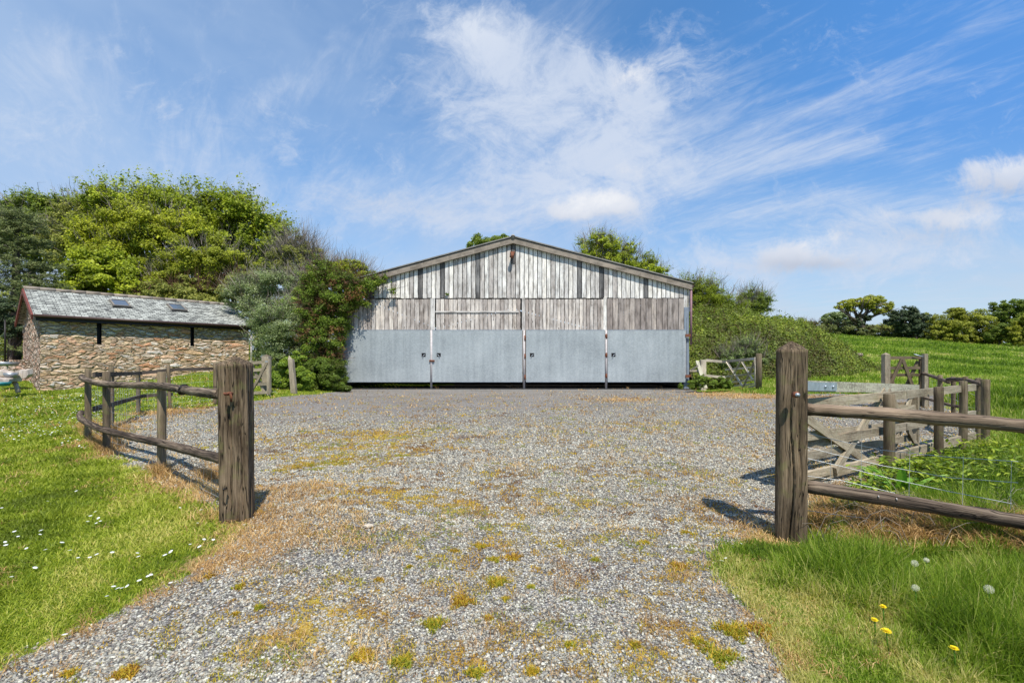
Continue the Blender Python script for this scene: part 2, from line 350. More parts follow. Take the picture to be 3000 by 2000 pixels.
M['bleached']=wood('bleached_gate_wood',(.66,.60,.50),(.46,.40,.31),(.20,.165,.125),grain=40,bump=.4)
M['palewood']=wood('weathered_gate_wood',(.44,.38,.29),(.27,.22,.155),(.11,.085,.06),moss=.2,grain=45,bump=.5,lichen=.2)
M['lichenwood']=wood('lichen_top_rail_wood',(.46,.43,.34),(.32,.29,.22),(.15,.13,.10),grain=45,bump=.5,lichen=.95)
M['board']=wood('gable_board_wood',(.80,.785,.75),(.62,.60,.565),(.21,.19,.17),grain=26,bump=.4,contrast=1.2,crack=.35)
M['board_dark']=wood('dark_board_wood',(.30,.29,.28),(.11,.11,.11),(.025,.025,.026),grain=22,bump=.4)
M['doorboard']=wood('door_board_wood',(.70,.66,.61),(.48,.435,.395),(.16,.13,.11),grain=24,bump=.4,knots=True,crack=.35)
M['doorbrown']=wood('brown_door_board_wood',(.47,.42,.39),(.29,.255,.23),(.13,.11,.10),grain=20,bump=.4,knots=True)
M['barge']=wood('barge_board_cement',(.30,.25,.21),(.235,.195,.16),(.15,.12,.095),grain=60,bump=.3,lichen=.15,crack=.0)
M['driftwood']=wood('driftwood_slab',(.68,.62,.55),(.5,.43,.37),(.28,.22,.18),grain=22,bump=.7)
def simple(name,c,rough=.6,metal=0.0,var=.25,sc=12,bump=.2,spec=.3,c2=None):
    m,t,o=mat(name); p=t.n.new('ShaderNodeTexCoord').outputs['Object']
    n=t.noise(p,sc,5,.6); c2=c2 or tuple(x*(1-var) for x in c)
    pbr(t,o,t.mix(t.mr(n,.38,.62),c2,c),rough,t.bump(n,bump,.005),metal,spec); return m
M['rust']=simple('rusty_iron',(.26,.10,.05),.85,.1,sc=30,c2=(.12,.045,.03))
M['galv']=simple('galvanised_strap',(.45,.50,.55),.45,.5,.2)
M['wire']=simple('galvanised_wire',(.55,.57,.57),.45,.4,.15)
M['black']=simple('black_gutter_plastic',(.02,.016,.015),.45,0,.2)
M['gutter']=simple('brown_gutter',(.07,.04,.033),.4,0,.2)
M['redpaint']=simple('red_brown_paint',(.20,.055,.04),.65,0,.3)
M['whitepipe']=simple('pale_pipe',(.55,.50,.48),.5,0,.2)
M['mauve']=simple('mauve_downpipe_paint',(.27,.15,.17),.6,0,.2)
M['bluesteel']=simple('blue_grey_steel',(.25,.29,.34),.5,.1,.15,sc=5)
M['glass']=simple('roof_window_glass',(.07,.09,.12),.08,0,.1,spec=.8)
M['winframe']=simple('roof_window_frame',(.22,.19,.155),.6,0,.2)
M['lead']=simple('dark_flashing',(.02,.02,.02),.6)
M['interior']=simple('dark_barn_inside',(.10,.09,.08),.9)
M['inroof']=simple('fibre_cement_roof',(.25,.24,.22),.9,sc=4)
M['concrete']=simple('old_concrete',(.23,.215,.195),.9,0,.35,sc=9)
M['slabc']=simple('shaded_floor_concrete',(.07,.065,.06),.9,0,.3,sc=5)  # concrete colour darkened to stand in for the shade inside the barn
M['teal']=simple('teal_plastic',(.03,.22,.25),.4)
M['tin']=simple('grey_tin',(.35,.37,.39),.4,.5,.2)
M['rock']=simple('pale_rubble',(.42,.32,.25),.9,0,.5,sc=9,bump=.6)
M['bark']=simple('bark',(.12,.095,.075),.95,0,.5,sc=8,bump=.8)
M['twig']=simple('pale_twigs',(.28,.235,.19),.9,0,.3,sc=8)
M['browntwig']=simple('brown_stems',(.14,.07,.04),.9,0,.4,sc=8)
# galvanised door sheet
m,t,o=mat('galvanised_sheet'); p=t.n.new('ShaderNodeTexCoord').outputs['Object']
sp=t.vor(p,26,'F1','Color'); spn=t.noise(p,60,3,.7); st=t.noise(t.scale(p,(7,1,.35)),1,4,.55); big=t.noise(p,.8,3,.5)
sv=t.node('ShaderNodeSeparateColor',Color=sp).outputs[0]
v=t.add(t.add(t.mul(sv,.12),t.mul(spn,.30)),t.add(t.mul(st,.30),t.mul(big,.42)))
c=t.ramp(v,[(.40,(.25,.275,.28)),(.55,(.335,.366,.372)),(.72,(.44,.472,.472))])
b=pbr(t,o,c,.52,t.bump(spn,.15,.002),.12,.4); M['sheet']=m
# rubble stone
def stone(name,cols,mortar,sx=1.7,sz=6.2):
    m,t,o=mat(name); g=t.attr('gc','Vector')
    d=t.n.new('ShaderNodeTexNoise'); t.put(d.inputs['Vector'],g); d.inputs['Scale'].default_value=3.0; d.inputs['Detail'].default_value=4
    wv=t.node('ShaderNodeVectorMath',dict(operation='MULTIPLY_ADD')); t.put(wv.inputs[0],d.outputs['Color']); wv.inputs[1].default_value=(.24,.24,.17); t.put(wv.inputs[2],g)
    q=t.scale(wv.outputs[0],(sx,sx,sz)); e=t.vor(q,1.0,'DISTANCE_TO_EDGE'); cc=t.vor(q,1.0,'F1','Color')
    q2=t.scale(wv.outputs[0],(sx*2.1,sx*2.1,sz*1.8)); e2=t.vor(q2,1.0,'DISTANCE_TO_EDGE'); cc2=t.vor(q2,1.0,'F1','Color')
    sel=t.mr(t.noise(g,1.7,2,.5),.47,.5)
    cr=t.node('ShaderNodeSeparateColor',Color=t.mix(sel,cc,cc2)).outputs[0]
    ee=t.add(t.mul(e,t.sub(1.0,sel)),t.mul(t.mul(e2,1.0),sel))
    c=t.ramp(cr,cols); fn=t.noise(g,22,6,.7)
    c=t.mix(1.0,c,t.ramp(fn,[(.3,(.5,.45,.42)),(.5,(1,1,1)),(.72,(1.4,1.4,1.35))]),'MULTIPLY')
    mm=t.mr(ee,.02,.09,1,0); c=t.mix(t.mul(mm,.9),c,mortar)
    gap=t.mr(ee,.0,.028,1,0); c=t.mix(t.mul(t.mul(gap,t.mr(fn,.44,.56)),.75),c,(.06,.045,.03))
    h=t.add(t.mul(t.mr(ee,.0,.2),1.2),t.add(t.mul(cr,.5),t.mul(fn,.5)))
    pbr(t,o,c,.92,t.bump(h,1.0,.07),spec=.15); return m
M['stone']=stone('rubble_stone',[(0,(.54,.36,.20)),(.22,(.68,.52,.34)),(.4,(.40,.29,.20)),(.55,(.72,.61,.48)),(.68,(.55,.27,.14)),(.8,(.58,.44,.30)),(1,(.62,.57,.51))],(.52,.37,.22))
M['stone_gable']=stone('gable_rubble_stone',[(0,(.46,.33,.24)),(.3,(.6,.5,.42)),(.55,(.40,.22,.15)),(.8,(.56,.46,.38)),(1,(.34,.24,.18))],(.38,.25,.17),3.5,6)
# slates
m,t,o=mat('lichened_slates'); g=t.attr('gc','Vector')
br=t.n.new('ShaderNodeTexBrick'); t.put(br.inputs['Vector'],t.scale(g,(1,1,1))); br.offset=.5
for k,v in (('Scale',1.0),('Mortar Size',.010),('Brick Width',.20),('Row Height',.14),('Bias',0.0)): br.inputs[k].default_value=v
br.inputs['Color1'].default_value=(0,0,0,1); br.inputs['Color2'].default_value=(1,1,1,1); br.inputs['Mortar'].default_value=(0.2,.2,.2,1)
ln=t.noise(g,7,7,.75); l2=t.noise(g,1.2,3,.5)
v=t.add(t.mul(t.node('ShaderNodeSeparateColor',Color=br.outputs[0]).outputs[0],.30),t.add(t.mul(ln,.85),t.mul(l2,.1)))
c=t.ramp(v,[(.40,(.035,.035,.035)),(.50,(.15,.15,.135)),(.60,(.27,.275,.24)),(.80,(.46,.465,.41))])
c=t.mix(t.mul(br.outputs['Fac'],.8),c,(.03,.03,.03))
pbr(t,o,c,.8,t.bump(t.sub(v,br.outputs['Fac']),.7,.02),spec=.25); M['slate']=m
# leaves
def leafm(name,cols,trans=.35,rough=.55):
    m,t,o=mat(name); ti=t.attr('tint'); c=t.ramp(ti,[(i/(len(cols)-1),k) for i,k in enumerate(cols)])
    b=t.node('ShaderNodeBsdfPrincipled',Roughness=rough); t.put(b.inputs['Base Color'],c); b.inputs['Specular IOR Level'].default_value=.25
    tr=t.n.new('ShaderNodeBsdfTranslucent'); t.put(tr.inputs[0],t.mix(1.0,c,(1.25,1.3,.7),'MULTIPLY'))
    mx=t.n.new('ShaderNodeMixShader'); mx.inputs[0].default_value=trans; t.l.new(b.outputs[0],mx.inputs[1]); t.l.new(tr.outputs[0],mx.inputs[2]); t.l.new(mx.outputs[0],o.inputs[0])
    M[name]=m; return m
leafm('leaf_green',[(.08,.115,.015),(.18,.24,.024),(.35,.42,.05)])
leafm('leaf_bright',[(.13,.16,.011),(.26,.32,.015),(.50,.54,.04)])
leafm('leaf_yellow',[(.14,.16,.011),(.30,.33,.018),(.56,.58,.045)])
leafm('leaf_olive',[(.12,.14,.026),(.24,.26,.045),(.40,.39,.09)])
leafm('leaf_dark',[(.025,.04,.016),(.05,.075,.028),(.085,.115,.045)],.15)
leafm('leaf_conifer',[(.05,.07,.018),(.13,.16,.045),(.28,.31,.12)],.15)
leafm('leaf_grey',[(.09,.125,.035),(.19,.25,.075),(.50,.55,.32)],.25)
leafm('leaf_ivy',[(.07,.075,.014),(.11,.17,.016),(.18,.27,.024),(.36,.42,.04)],.3)
leafm('leaf_bramble',[(.10,.085,.022),(.11,.145,.02),(.17,.225,.025),(.33,.37,.05)],.3)
leafm('leaf_hedge',[(.08,.085,.03),(.14,.165,.04),(.23,.25,.07)],.2)
leafm('leaf_red',[(.12,.045,.02),(.17,.08,.03),(.22,.13,.04)],.3)
leafm('leaf_fieldtree',[(.14,.15,.018),(.28,.30,.026),(.44,.44,.045)],.3)
leafm('grass_lawn',[(.11,.145,.012),(.225,.285,.018),(.35,.40,.035),(.56,.50,.14)],.35)
leafm('grass_long',[(.065,.11,.012),(.15,.24,.018),(.28,.38,.035),(.60,.52,.20)],.4)
leafm('grass_dry',[(.24,.13,.05),(.54,.33,.13),(.80,.58,.28)],.25)
leafm('grass_moss',[(.20,.09,.03),(.42,.23,.025),(.60,.38,.03),(.55,.42,.045),(.24,.28,.025)],.25)
leafm('dock_leaf',[(.09,.21,.02),(.16,.33,.04),(.24,.42,.07)],.3,.4)
leafm('petal_white',[(.8,.8,.78),(.85,.85,.82)],.2)
leafm('petal_yellow',[(.85,.62,.01),(.9,.72,.02)],.2)
leafm('seed_white',[(.7,.68,.62),(.8,.78,.72)],.4)
M['pale_stone']=simple('cream_stone',(.62,.54,.42),.9,0,.3,sc=40)
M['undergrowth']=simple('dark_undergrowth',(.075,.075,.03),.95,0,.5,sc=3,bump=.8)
# ground materials
def ground_mat():
    m,t,o=mat('ground_cover'); P=t.geo('Position'); gr=t.attr('gravel'); st=t.attr('straw'); mo=t.attr('moss')
    e1=t.noise(P,3.5,5,.65); e2=t.noise(P,16,4,.7); fn=t.noise(P,70,3,.7); b0=t.noise(P,.55,4,.5)
    # gravel: two sizes of stones
    wn=t.n.new('ShaderNodeTexNoise'); t.put(wn.inputs['Vector'],P); wn.inputs['Scale'].default_value=40
    wv=t.node('ShaderNodeVectorMath',dict(operation='MULTIPLY_ADD')); t.put(wv.inputs[0],wn.outputs['Color']); wv.inputs[1].default_value=(.008,)*3; t.put(wv.inputs[2],P)
    v1=t.n.new('ShaderNodeTexVoronoi'); t.put(v1.inputs['Vector'],wv.outputs[0]); v1.inputs['Scale'].default_value=66
    cr=t.node('ShaderNodeSeparateColor',Color=v1.outputs['Color'])
    sc=t.ramp(cr.outputs[0],[(0,(.15,.14,.13)),(.3,(.26,.25,.235)),(.55,(.36,.35,.33)),(.75,(.34,.28,.21)),(.85,(.46,.45,.42)),(1,(.62,.60,.56))])
    sc=t.mix(1.0,sc,t.ramp(fn,[(.3,(.78,.78,.8)),(.7,(1.15,1.13,1.1))]),'MULTIPLY')
    sc=t.mix(1.0,sc,t.ramp(b0,[(.3,(.80,.78,.76)),(.65,(1.1,1.1,1.12))]),'MULTIPLY')
    crev=t.mr(v1.outputs['Distance'],.42,.72); sc=t.mix(t.mul(crev,.8),sc,(.05,.042,.036))
    # worn compacted band before the barn
    yv=t.node('ShaderNodeSeparateXYZ',Vector=P).outputs
    comp=t.mul(t.mr(t.add(yv[1],t.mul(e1,4)),9.5,12.5),t.mr(t.noise(t.scale(P,(.6,1.6,1)),.9,5,.6,1.2),.36,.58))
    sc=t.mix(t.mul(comp,.6),sc,t.mix(e2,(.33,.29,.25),(.22,.20,.18)))
    # moss and low weeds among the stones
    e3=t.noise(P,48,3,.7)
    mt=t.add(t.mul(mo,.62),t.add(t.mul(t.sub(e1,.5),1.3),t.add(t.mul(t.sub(e2,.5),1.8),t.mul(t.sub(e3,.5),2.2))))
    mm=t.mr(mt,.34,.66); mc=t.ramp(t.noise(P,1.4,5,.7),[(.32,(.20,.10,.035)),(.44,(.34,.19,.035)),(.53,(.43,.28,.03)),(.62,(.40,.30,.04)),(.72,(.22,.23,.03))])
    sc=t.mix(t.mul(mm,.75),sc,mc)
    red=t.mr(t.noise(P,2.2,6,.75),.62,.70); sc=t.mix(t.mul(red,.55),sc,(.19,.085,.05))
    soc=t.mr(t.noise(t.scale(P,(1,1,1),(5,3,1)),1.6,6,.78),.60,.68); sc=t.mix(t.mul(soc,.45),sc,(.36,.28,.10))
    # dry straw
    stt=t.mr(t.add(t.mul(st,.85),t.add(t.mul(t.sub(e1,.5),1.3),t.mul(t.sub(e2,.5),1.9))),.30,.85)
    stc=t.mix(t.noise(t.scale(P,(60,25,40)),1,4,.7),(.62,.40,.19),(.27,.16,.075))
    # turf
    tn=t.noise(t.scale(P,(1,1,1)),45,4,.75); t2=t.noise(P,1.1,4,.6); t3=t.noise(P,.12,4,.6)
    tc_=t.ramp(t.add(t.mul(tn,.5),t.add(t.mul(e2,.3),t.mul(t2,.2))),[(.34,(.05,.08,.008)),(.48,(.10,.155,.012)),(.6,(.16,.22,.02)),(.72,(.26,.28,.05))])
    tc_=t.mix(1.0,tc_,t.ramp(t3,[(.35,(.85,.95,.9)),(.65,(1.2,1.1,1.0))]),'MULTIPLY')
    gm=t.mr(t.add(gr,t.add(t.mul(t.sub(e1,.5),.5),t.mul(t.sub(e2,.5),.7))),.42,.56)
    c=t.mix(gm,tc_,sc); c=t.mix(t.mul(stt,.8),c,stc)
    hs=t.mul(t.sub(1.0,v1.outputs['Distance']),t.add(.6,cr.outputs[1])); h=t.add(t.mul(t.mul(hs,gm),t.sub(1.0,t.mul(mm,.6))),t.mul(t.sub(1.0,gm),t.mul(tn,1.2)))
    h=t.add(h,t.mul(t.mul(stt,tn),.8))
    pbr(t,o,c,.92,t.bump(h,.9,.018),spec=.15); return m
M['ground']=ground_mat()
def gravel_stone_mat():
    m,t,o=mat('loose_stones'); r=t.attr('tint')
    c=t.ramp(r,[(0,(.12,.112,.105)),(.25,(.24,.23,.217)),(.5,(.35,.34,.32)),(.66,(.38,.31,.23)),(.76,(.42,.405,.38)),(.93,(.58,.56,.52)),(1,(.28,.17,.11))])
    n=t.noise(t.geo('Position'),90,3,.6); c=t.mix(1.0,c,t.ramp(n,[(.3,(.8,.8,.8)),(.7,(1.15,1.15,1.15))]),'MULTIPLY')
    c=t.mix(1.0,c,(1.02,1.01,.90),'MULTIPLY')
    pbr(t,o,c,.85,t.bump(n,.3,.003),spec=.25); return m
M['stones']=gravel_stone_mat()
# ---------------------------------------------------------------- ground sheet
def axis(lo,hi,step,far,g=1.16):
    a=list(np.arange(lo,hi+step/2,step)); s_=step; v=hi
    while v<far[1]: s_*=g; v+=s_; a.append(v)
    s_=step; v=lo; b=[]
    while v>far[0]: s_*=g; v-=s_; b.append(v)
    return np.array(b[::-1]+a)
gx=axis(-9.5,11,.1,(-900,900)); gy=axis(1.0,14,.1,(-40,1500),1.12)
XX,YY=np.meshgrid(gx,gy); ZZ=gz(XX,YY); sd=sdist(XX,YY)
sdn=sd+(fbm(XX*2.2,YY*2.2,9)-.5)*.35*np.clip(YY*.25,.5,1.3)
grav=sst(sdn,-.10,.10); strw=np.clip(sval(STRAW,XX,YY),0,1.3); mos=sval(MOSS,XX,YY); mos=1-np.exp(-mos)
ny,nx=XX.shape; idx=np.arange(ny*nx).reshape(ny,nx)
Q=np.stack([idx[:-1,:-1],idx[:-1,1:],idx[1:,1:],idx[1:,:-1]],-1).reshape(-1,4)
sdc=(sdn.ravel()[Q]).mean(1); Vg=np.stack([XX,YY,ZZ],-1).reshape(-1,3)
def sub(name,F):
    u,inv=np.unique(F,return_inverse=True)
    return mesh_np(name,Vg[u],inv.reshape(F.shape),M['ground'],None,{'gravel':('FLOAT',grav.ravel()[u]),'straw':('FLOAT',strw.ravel()[u]),'moss':('FLOAT',mos.ravel()[u])},smooth=True)
inx=Vg[Q].mean(1)
tag(sub('gravel_drive',Q[sdc>0]),kind='structure')
isf=(inx[:,0]/np.maximum(inx[:,1],1)>.55)&(inx[:,1]>11.5)
tag(sub('lawn',Q[(sdc<=0)&~isf]),kind='structure'); tag(sub('field',Q[(sdc<=0)&isf]),kind='structure')
rs=np.random.RandomState(4)
# ---------------------------------------------------------------- loose stones
def stones(n,Y0,Y1,size,lo=False):
    Y=np.exp(rs.uniform(math.log(Y0),math.log(Y1),n*2)); t=rs.uniform(-1.16,1.16,n*2); x=t*Y
    ok=(sdist(x,Y)+(rs.rand(len(x))-.5)*.16>.0); x=x[ok][:n];Y=Y[ok][:n]; k=len(x); z=gz(x,Y)
    mv=sval(MOSS,x,Y)*.12+sval(STRAW,x,Y)*.5+(fbm(x*4,Y*4,5)-.5)*1.2+(rs.rand(k)-.5)*.5; keep=(mv<.75)&((mossf(x,Y)+(rs.rand(k)-.5)*.35)<.58)&((Y<7)|(rs.rand(k)>sst(Y+(fbm(x*.8,Y*1.2,4)-.5)*5,8.5,12.5)*(.55+.4*sst(-x,-4,1)))); x=x[keep];Y=Y[keep];z=z[keep];k=len(x)
    ph=(1+5**.5)/2
    ico=np.array([(-1,ph,0),(1,ph,0),(-1,-ph,0),(1,-ph,0),(0,-1,ph),(0,1,ph),(0,-1,-ph),(0,1,-ph),(ph,0,-1),(ph,0,1),(-ph,0,-1),(-ph,0,1)])/1.9
    fi=np.array([(0,11,5),(0,5,1),(0,1,7),(0,7,10),(0,10,11),(1,5,9),(5,11,4),(11,10,2),(10,7,6),(7,1,8),(3,9,4),(3,4,2),(3,2,6),(3,6,8),(3,8,9),(4,9,5),(2,4,11),(6,2,10),(8,6,7),(9,8,1)])
    if lo:
        ico=np.array([(1,0,0),(-1,0,0),(0,1,0),(0,-1,0),(0,0,1),(0,0,-1)])*1.15; fi=np.array([(0,2,4),(2,1,4),(1,3,4),(3,0,4),(2,0,5),(1,2,5),(3,1,5),(0,3,5)])
    nv=len(ico)
    V=ico[None]*(1+rs.uniform(-.28,.28,(k,nv,1)))
    s_=size*np.exp(np.clip(rs.normal(0,.30,(k,1,1)),-.7,.6))*np.clip(Y[:,None,None]/3.0,.85,1.9)
    V=V*np.stack([rs.uniform(.8,1.35,k),rs.uniform(.6,1.0,k),rs.uniform(.35,.7,k)],-1)[:,None]*s_
    a=rs.uniform(0,6.28,k); b=rs.normal(0,.35,k); ca,sa,cb,sb=np.cos(a),np.sin(a),np.cos(b),np.sin(b)
    Vx=V[...,0]*cb[:,None]-V[...,2]*sb[:,None]; Vz=V[...,0]*sb[:,None]+V[...,2]*cb[:,None]
    V=np.stack([Vx*ca[:,None]-V[...,1]*sa[:,None],Vx*sa[:,None]+V[...,1]*ca[:,None],Vz],-1)
    V+=np.stack([x,Y,z+s_[:,0,0]*.22],-1)[:,None]
    F=(fi[None]+np.arange(k)[:,None,None]*nv).reshape(-1,3)
    return V.reshape(-1,3),F,np.repeat(rs.rand(k),nv)
V1_,F1_,T1_=stones(75000,1.2,3.6,.0064)
V2_,F2_,T2_=stones(250000,3.4,17.5,.0055,True)
V_=np.concatenate([V1_,V2_]);F_=np.concatenate([F1_,F2_+len(V1_)]);T_=np.concatenate([T1_,T2_])
tag(mesh_np('gravel',V_,F_,M['stones'],None,{'tint':('FLOAT',T_)}),'loose grey and white gravel stones scattered over the drive','gravel',kind='stuff')
# ---------------------------------------------------------------- blades
def blades(x,y,h,wd,lean,mat_,name,tint,parent=None,z0=None,bend=.5,wscale=True):
    n=len(x); z=gz(x,y) if z0 is None else z0
    a=rs.uniform(0,6.28,n); dx,dy=np.cos(a),np.sin(a); b=rs.uniform(0,6.28,n); wx,wy=np.cos(b),np.sin(b)
    P0=np.stack([x,y,z-.004],-1); L=h; ln=lean*L
    P1=P0+np.stack([dx*ln*.35,dy*ln*.35,L*.55*np.sqrt(np.clip(1-(lean*.5)**2,.05,1))],-1)
    P2=P0+np.stack([dx*ln,dy*ln,L*np.sqrt(np.clip(1-lean**2,.03,1))],-1)
    wv=np.stack([wx,wy,np.zeros(n)],-1)*wd[:,None]/2
    V=np.stack([P0-wv,P0+wv,P1+wv*.8,P1-wv*.8,P2+wv*.15,P2-wv*.15],1).reshape(-1,3)
    i=np.arange(n)[:,None]*6; F=np.concatenate([i+np.array([0,1,2,3]),i+np.array([3,2,4,5])],0)
    return mesh_np(name,V,F,M[mat_],parent,{'tint':('FLOAT',np.repeat(tint,6))})
def cand(n,Y0,Y1,t0,t1):
    Y=np.exp(rs.uniform(math.log(Y0),math.log(Y1),n)); t=rs.uniform(t0,t1,n); return t*Y,Y
# mown lawn, left
x,y=cand(470000,1.0,22,-1.75,-.25); d=sdist(x,y); sv=sval(STRAW,x,y)
ok=(d+(fbm(x*2.2,y*2.2,9)-.5)*.35*np.clip(y*.25,.5,1.3)+(rs.rand(len(x))-.5)*.12<.0)&(sv+(rs.rand(len(x))-.5)*.7<.55); x,y=x[ok],y[ok]
sc=np.clip(y/2.6,.8,4)
tn=np.clip((fbm(x*1.3,y*1.3,2)-.5)*1.0+(fbm(x*5,y*5,72)-.5)*.9+.44+.38*np.exp(-np.abs(sdist(x,y))/.22)+rs.normal(0,.17,len(x)),0,1)
tag(blades(x,y,rs.uniform(.018,.045,len(x))*sc**.35*(1+.6*(fbm(x*3,y*3,7)>.6)),.0045*sc*rs.uniform(.7,1.4,len(x)),rs.uniform(.45,.97,len(x)),'grass_lawn','lawn_grass',tn),'short mown green grass of the lawn left of the drive','grass',kind='stuff')
# long grass, right
x,y=cand(480000,1.2,12,.3,1.7); d=sdist(x,y); sv=sval(STRAW,x,y)
ok=(d+(fbm(x*2.2,y*2.2,9)-.5)*.35*np.clip(y*.25,.5,1.3)+(rs.rand(len(x))-.5)*.14<-.02)&(sv*.8+(rs.rand(len(x))-.5)*.7<.7); x,y,d=x[ok],y[ok],d[ok]
sc=np.clip(y/2.6,.8,3.2); edge=sst(-d,.02,.7)
tn=np.clip((fbm(x*1.3,y*1.3,12)-.5)*1.1+(fbm(x*5,y*5,73)-.5)*1.1+.40+.5*np.exp(-np.abs(d)/.16)+rs.normal(0,.2,len(x)),0,1)
hh=(rs.uniform(.02,.055,len(x))+edge*rs.uniform(.01,.13,len(x)))*sc**.3*(.35+1.3*sst(fbm(x*3,y*3,3),.3,.7))
tag(blades(x,y,hh,.005*sc*rs.uniform(.6,1.3,len(x)),rs.uniform(.1,.85,len(x)),'grass_long','meadow_grass',tn),'long green grass growing beside the drive around the right fence','grass',kind='stuff')
# field grass further off
x,y=cand(150000,10,62,.5,1.6); ok=sdist(x,y)<-.1; x,y=x[ok],y[ok]; sc=y/12
tag(blades(x,y,rs.uniform(.06,.14,len(x))*sc**.45*(.5+1.1*fbm(x*.7,y*.7,3)),.018*sc,rs.uniform(.1,.9,len(x)),'grass_long','field_grass',np.clip((fbm(x*.25,y*.25,1)-.5)*1.2+(fbm(x*1.3,y*1.3,74)-.5)*1.0+.52+rs.normal(0,.14,len(x)),0,1)),'green pasture grass covering the sloping field beyond the fences','grass',kind='stuff')
# dry grass
x,y=cand(330000,1.8,20,-1.15,1.15); sv=sval(STRAW,x,y); ok=(sv*.8+(fbm(x*3,y*3,8)-.5)*1.5+(fbm(x*11,y*11,18)-.5)*1.5+(rs.rand(len(x))-.5)*1.0>.66); x,y=x[ok],y[ok]
sc=np.clip(y/2.8,.8,5); tall=sst(fbm(x*1.1,y*1.1,6),.45,.7)*(sdist(x,y)<.12)*(rs.rand(len(x))<.7)
tag(blades(x,y,rs.uniform(.03,.07,len(x))*sc**.4*(1+tall*1.1),.0034*sc,np.where(tall>.5,rs.uniform(.5,.97,len(x)),rs.uniform(.86,.995,len(x))),'grass_dry','dry_grass',np.clip(fbm(x*1.5,y*1.5,31)*1.1-.15+rs.normal(0,.25,len(x)),0,1)),'dead straw coloured grass lying along the fence lines and drive edges','grass',kind='stuff')
# tangled dead grass bank below the right fence and at the left bend
xs=[];ys=[];zs=[]
for (px,py,rx,ry,n) in [(2780,1560,200,35,5000),(2620,1530,110,30,2600),(2950,1600,110,45,3500),(2700,1540,160,25,3500),(2540,1500,60,20,1500),(2420,1500,60,30,1500),(310,1300,50,25,1800),(350,1260,40,10,500),(260,1255,30,20,900),(620,1395,40,14,500),(470,1385,25,12,500)]:
    a=rs.normal(0,.5,n);b=rs.normal(0,.5,n)
    for i in range(0,n,1):
        Yd=FPX*(CAMZ-.06)/((py+b[i]*ry)-HOR); xs.append((px+a[i]*rx-1500)/FPX*Yd); ys.append(Yd)
xs=np.array(xs);ys=np.array(ys)
tag(blades(xs,ys,rs.uniform(.07,.19,len(xs)),.0028+.0010*ys/3,rs.uniform(.5,.97,len(xs)),'grass_dry','dead_grass_tangle',np.clip(rs.normal(.35,.25,len(xs)),0,1)),'tangled dead brown grass below the lower fence rails','grass',kind='stuff')
# moss and weeds in the gravel
x,y=cand(330000,1.4,16,-1.1,1.1); mv=1.15*(1-np.exp(-sval(MOSS,x,y))); ok=(sdist(x,y)>.03)&((mossf(x,y)+(rs.rand(len(x))-.5)*.25>.50)|((vnoise(x*7,y*7,61)+.35*(vnoise(x*22,y*22,62)-.5)>.86-.10*sst(x/y,-.1,.5))&(fbm(x*1.1,y*1.1,63)>.38)&(y<9)&(rs.rand(len(x))<.8))); x,y=x[ok],y[ok]
sc=np.clip(y/2.6,.8,4)
tag(blades(x,y,rs.uniform(.010,.022,len(x))*sc**.4,.0048*sc,rs.uniform(.3,.9,len(x)),'grass_moss','gravel_moss',np.clip((fbm(x*2.2,y*2.2,21)-.5)*2.4+.45+rs.normal(0,.15,len(x)),0,1)),'yellow and ochre moss and tiny weeds spreading through the gravel','moss',kind='stuff')
xs=[];ys=[];hs=[];ts=[]
TUFT=[(860,1368,40),(905,1362,46),(960,1358,40),(1005,1350,34),(1060,1342,26),(820,1378,26),(1270,1830,34),(1455,1705,36),(1355,1765,36),(1063,1925,34),(1180,1940,32),(1445,1640,22),(1500,1635,24),(1410,1600,18),(2110,1925,40),(2045,1880,22),(370,1975,36),(205,1975,20),(1393,1973,22),(2150,1850,50),(2240,1850,45),(840,1385,14),(930,1375,30),(990,1362,34),(870,1372,26),(1030,1355,20),(1170,1335,16),(1200,1660,10),(1110,1700,14),(1890,1590,20),(1555,1720,12),(1480,1755,12),(1430,1812,15),(1560,1970,20),(1670,1890,14),(700,1720,14),(610,1690,14),(690,1800,10),(760,1780,14),(1860,1890,14),(1990,1660,24),(2010,1560,20),(1745,1640,14),(1640,1600,10),(1330,1615,12),(1230,1635,10)]
for k,(px,py,r) in enumerate(TUFT):
    cx,cy=G(px,py); rr=r/FPX*cy*rs.uniform(.75,1.15); n=int(60+r*20)
    a=rs.uniform(0,6.28,n); q=rr*rs.rand(n)**.62*(1+.35*np.sin(a*3+k)+.3*np.sin(a*7+2*k)); xs.append(cx+np.cos(a)*q); ys.append(cy+np.sin(a)*q*.9)
    hs.append(rs.uniform(.008,.03,n)*(.6+r/60)); ts.append(np.clip(rs.normal([.35,.6,.95,.75][k%4],.3,n)+(a-3)*.05,0,1))
xs=np.concatenate(xs);ys=np.concatenate(ys)
tag(blades(xs,ys,np.concatenate(hs),np.full(len(xs),.0045),rs.uniform(.3,.95,len(xs)),'grass_moss','grass_tufts',np.concatenate(ts)),'small yellow green grass tufts growing up through the gravel','grass',kind='stuff')
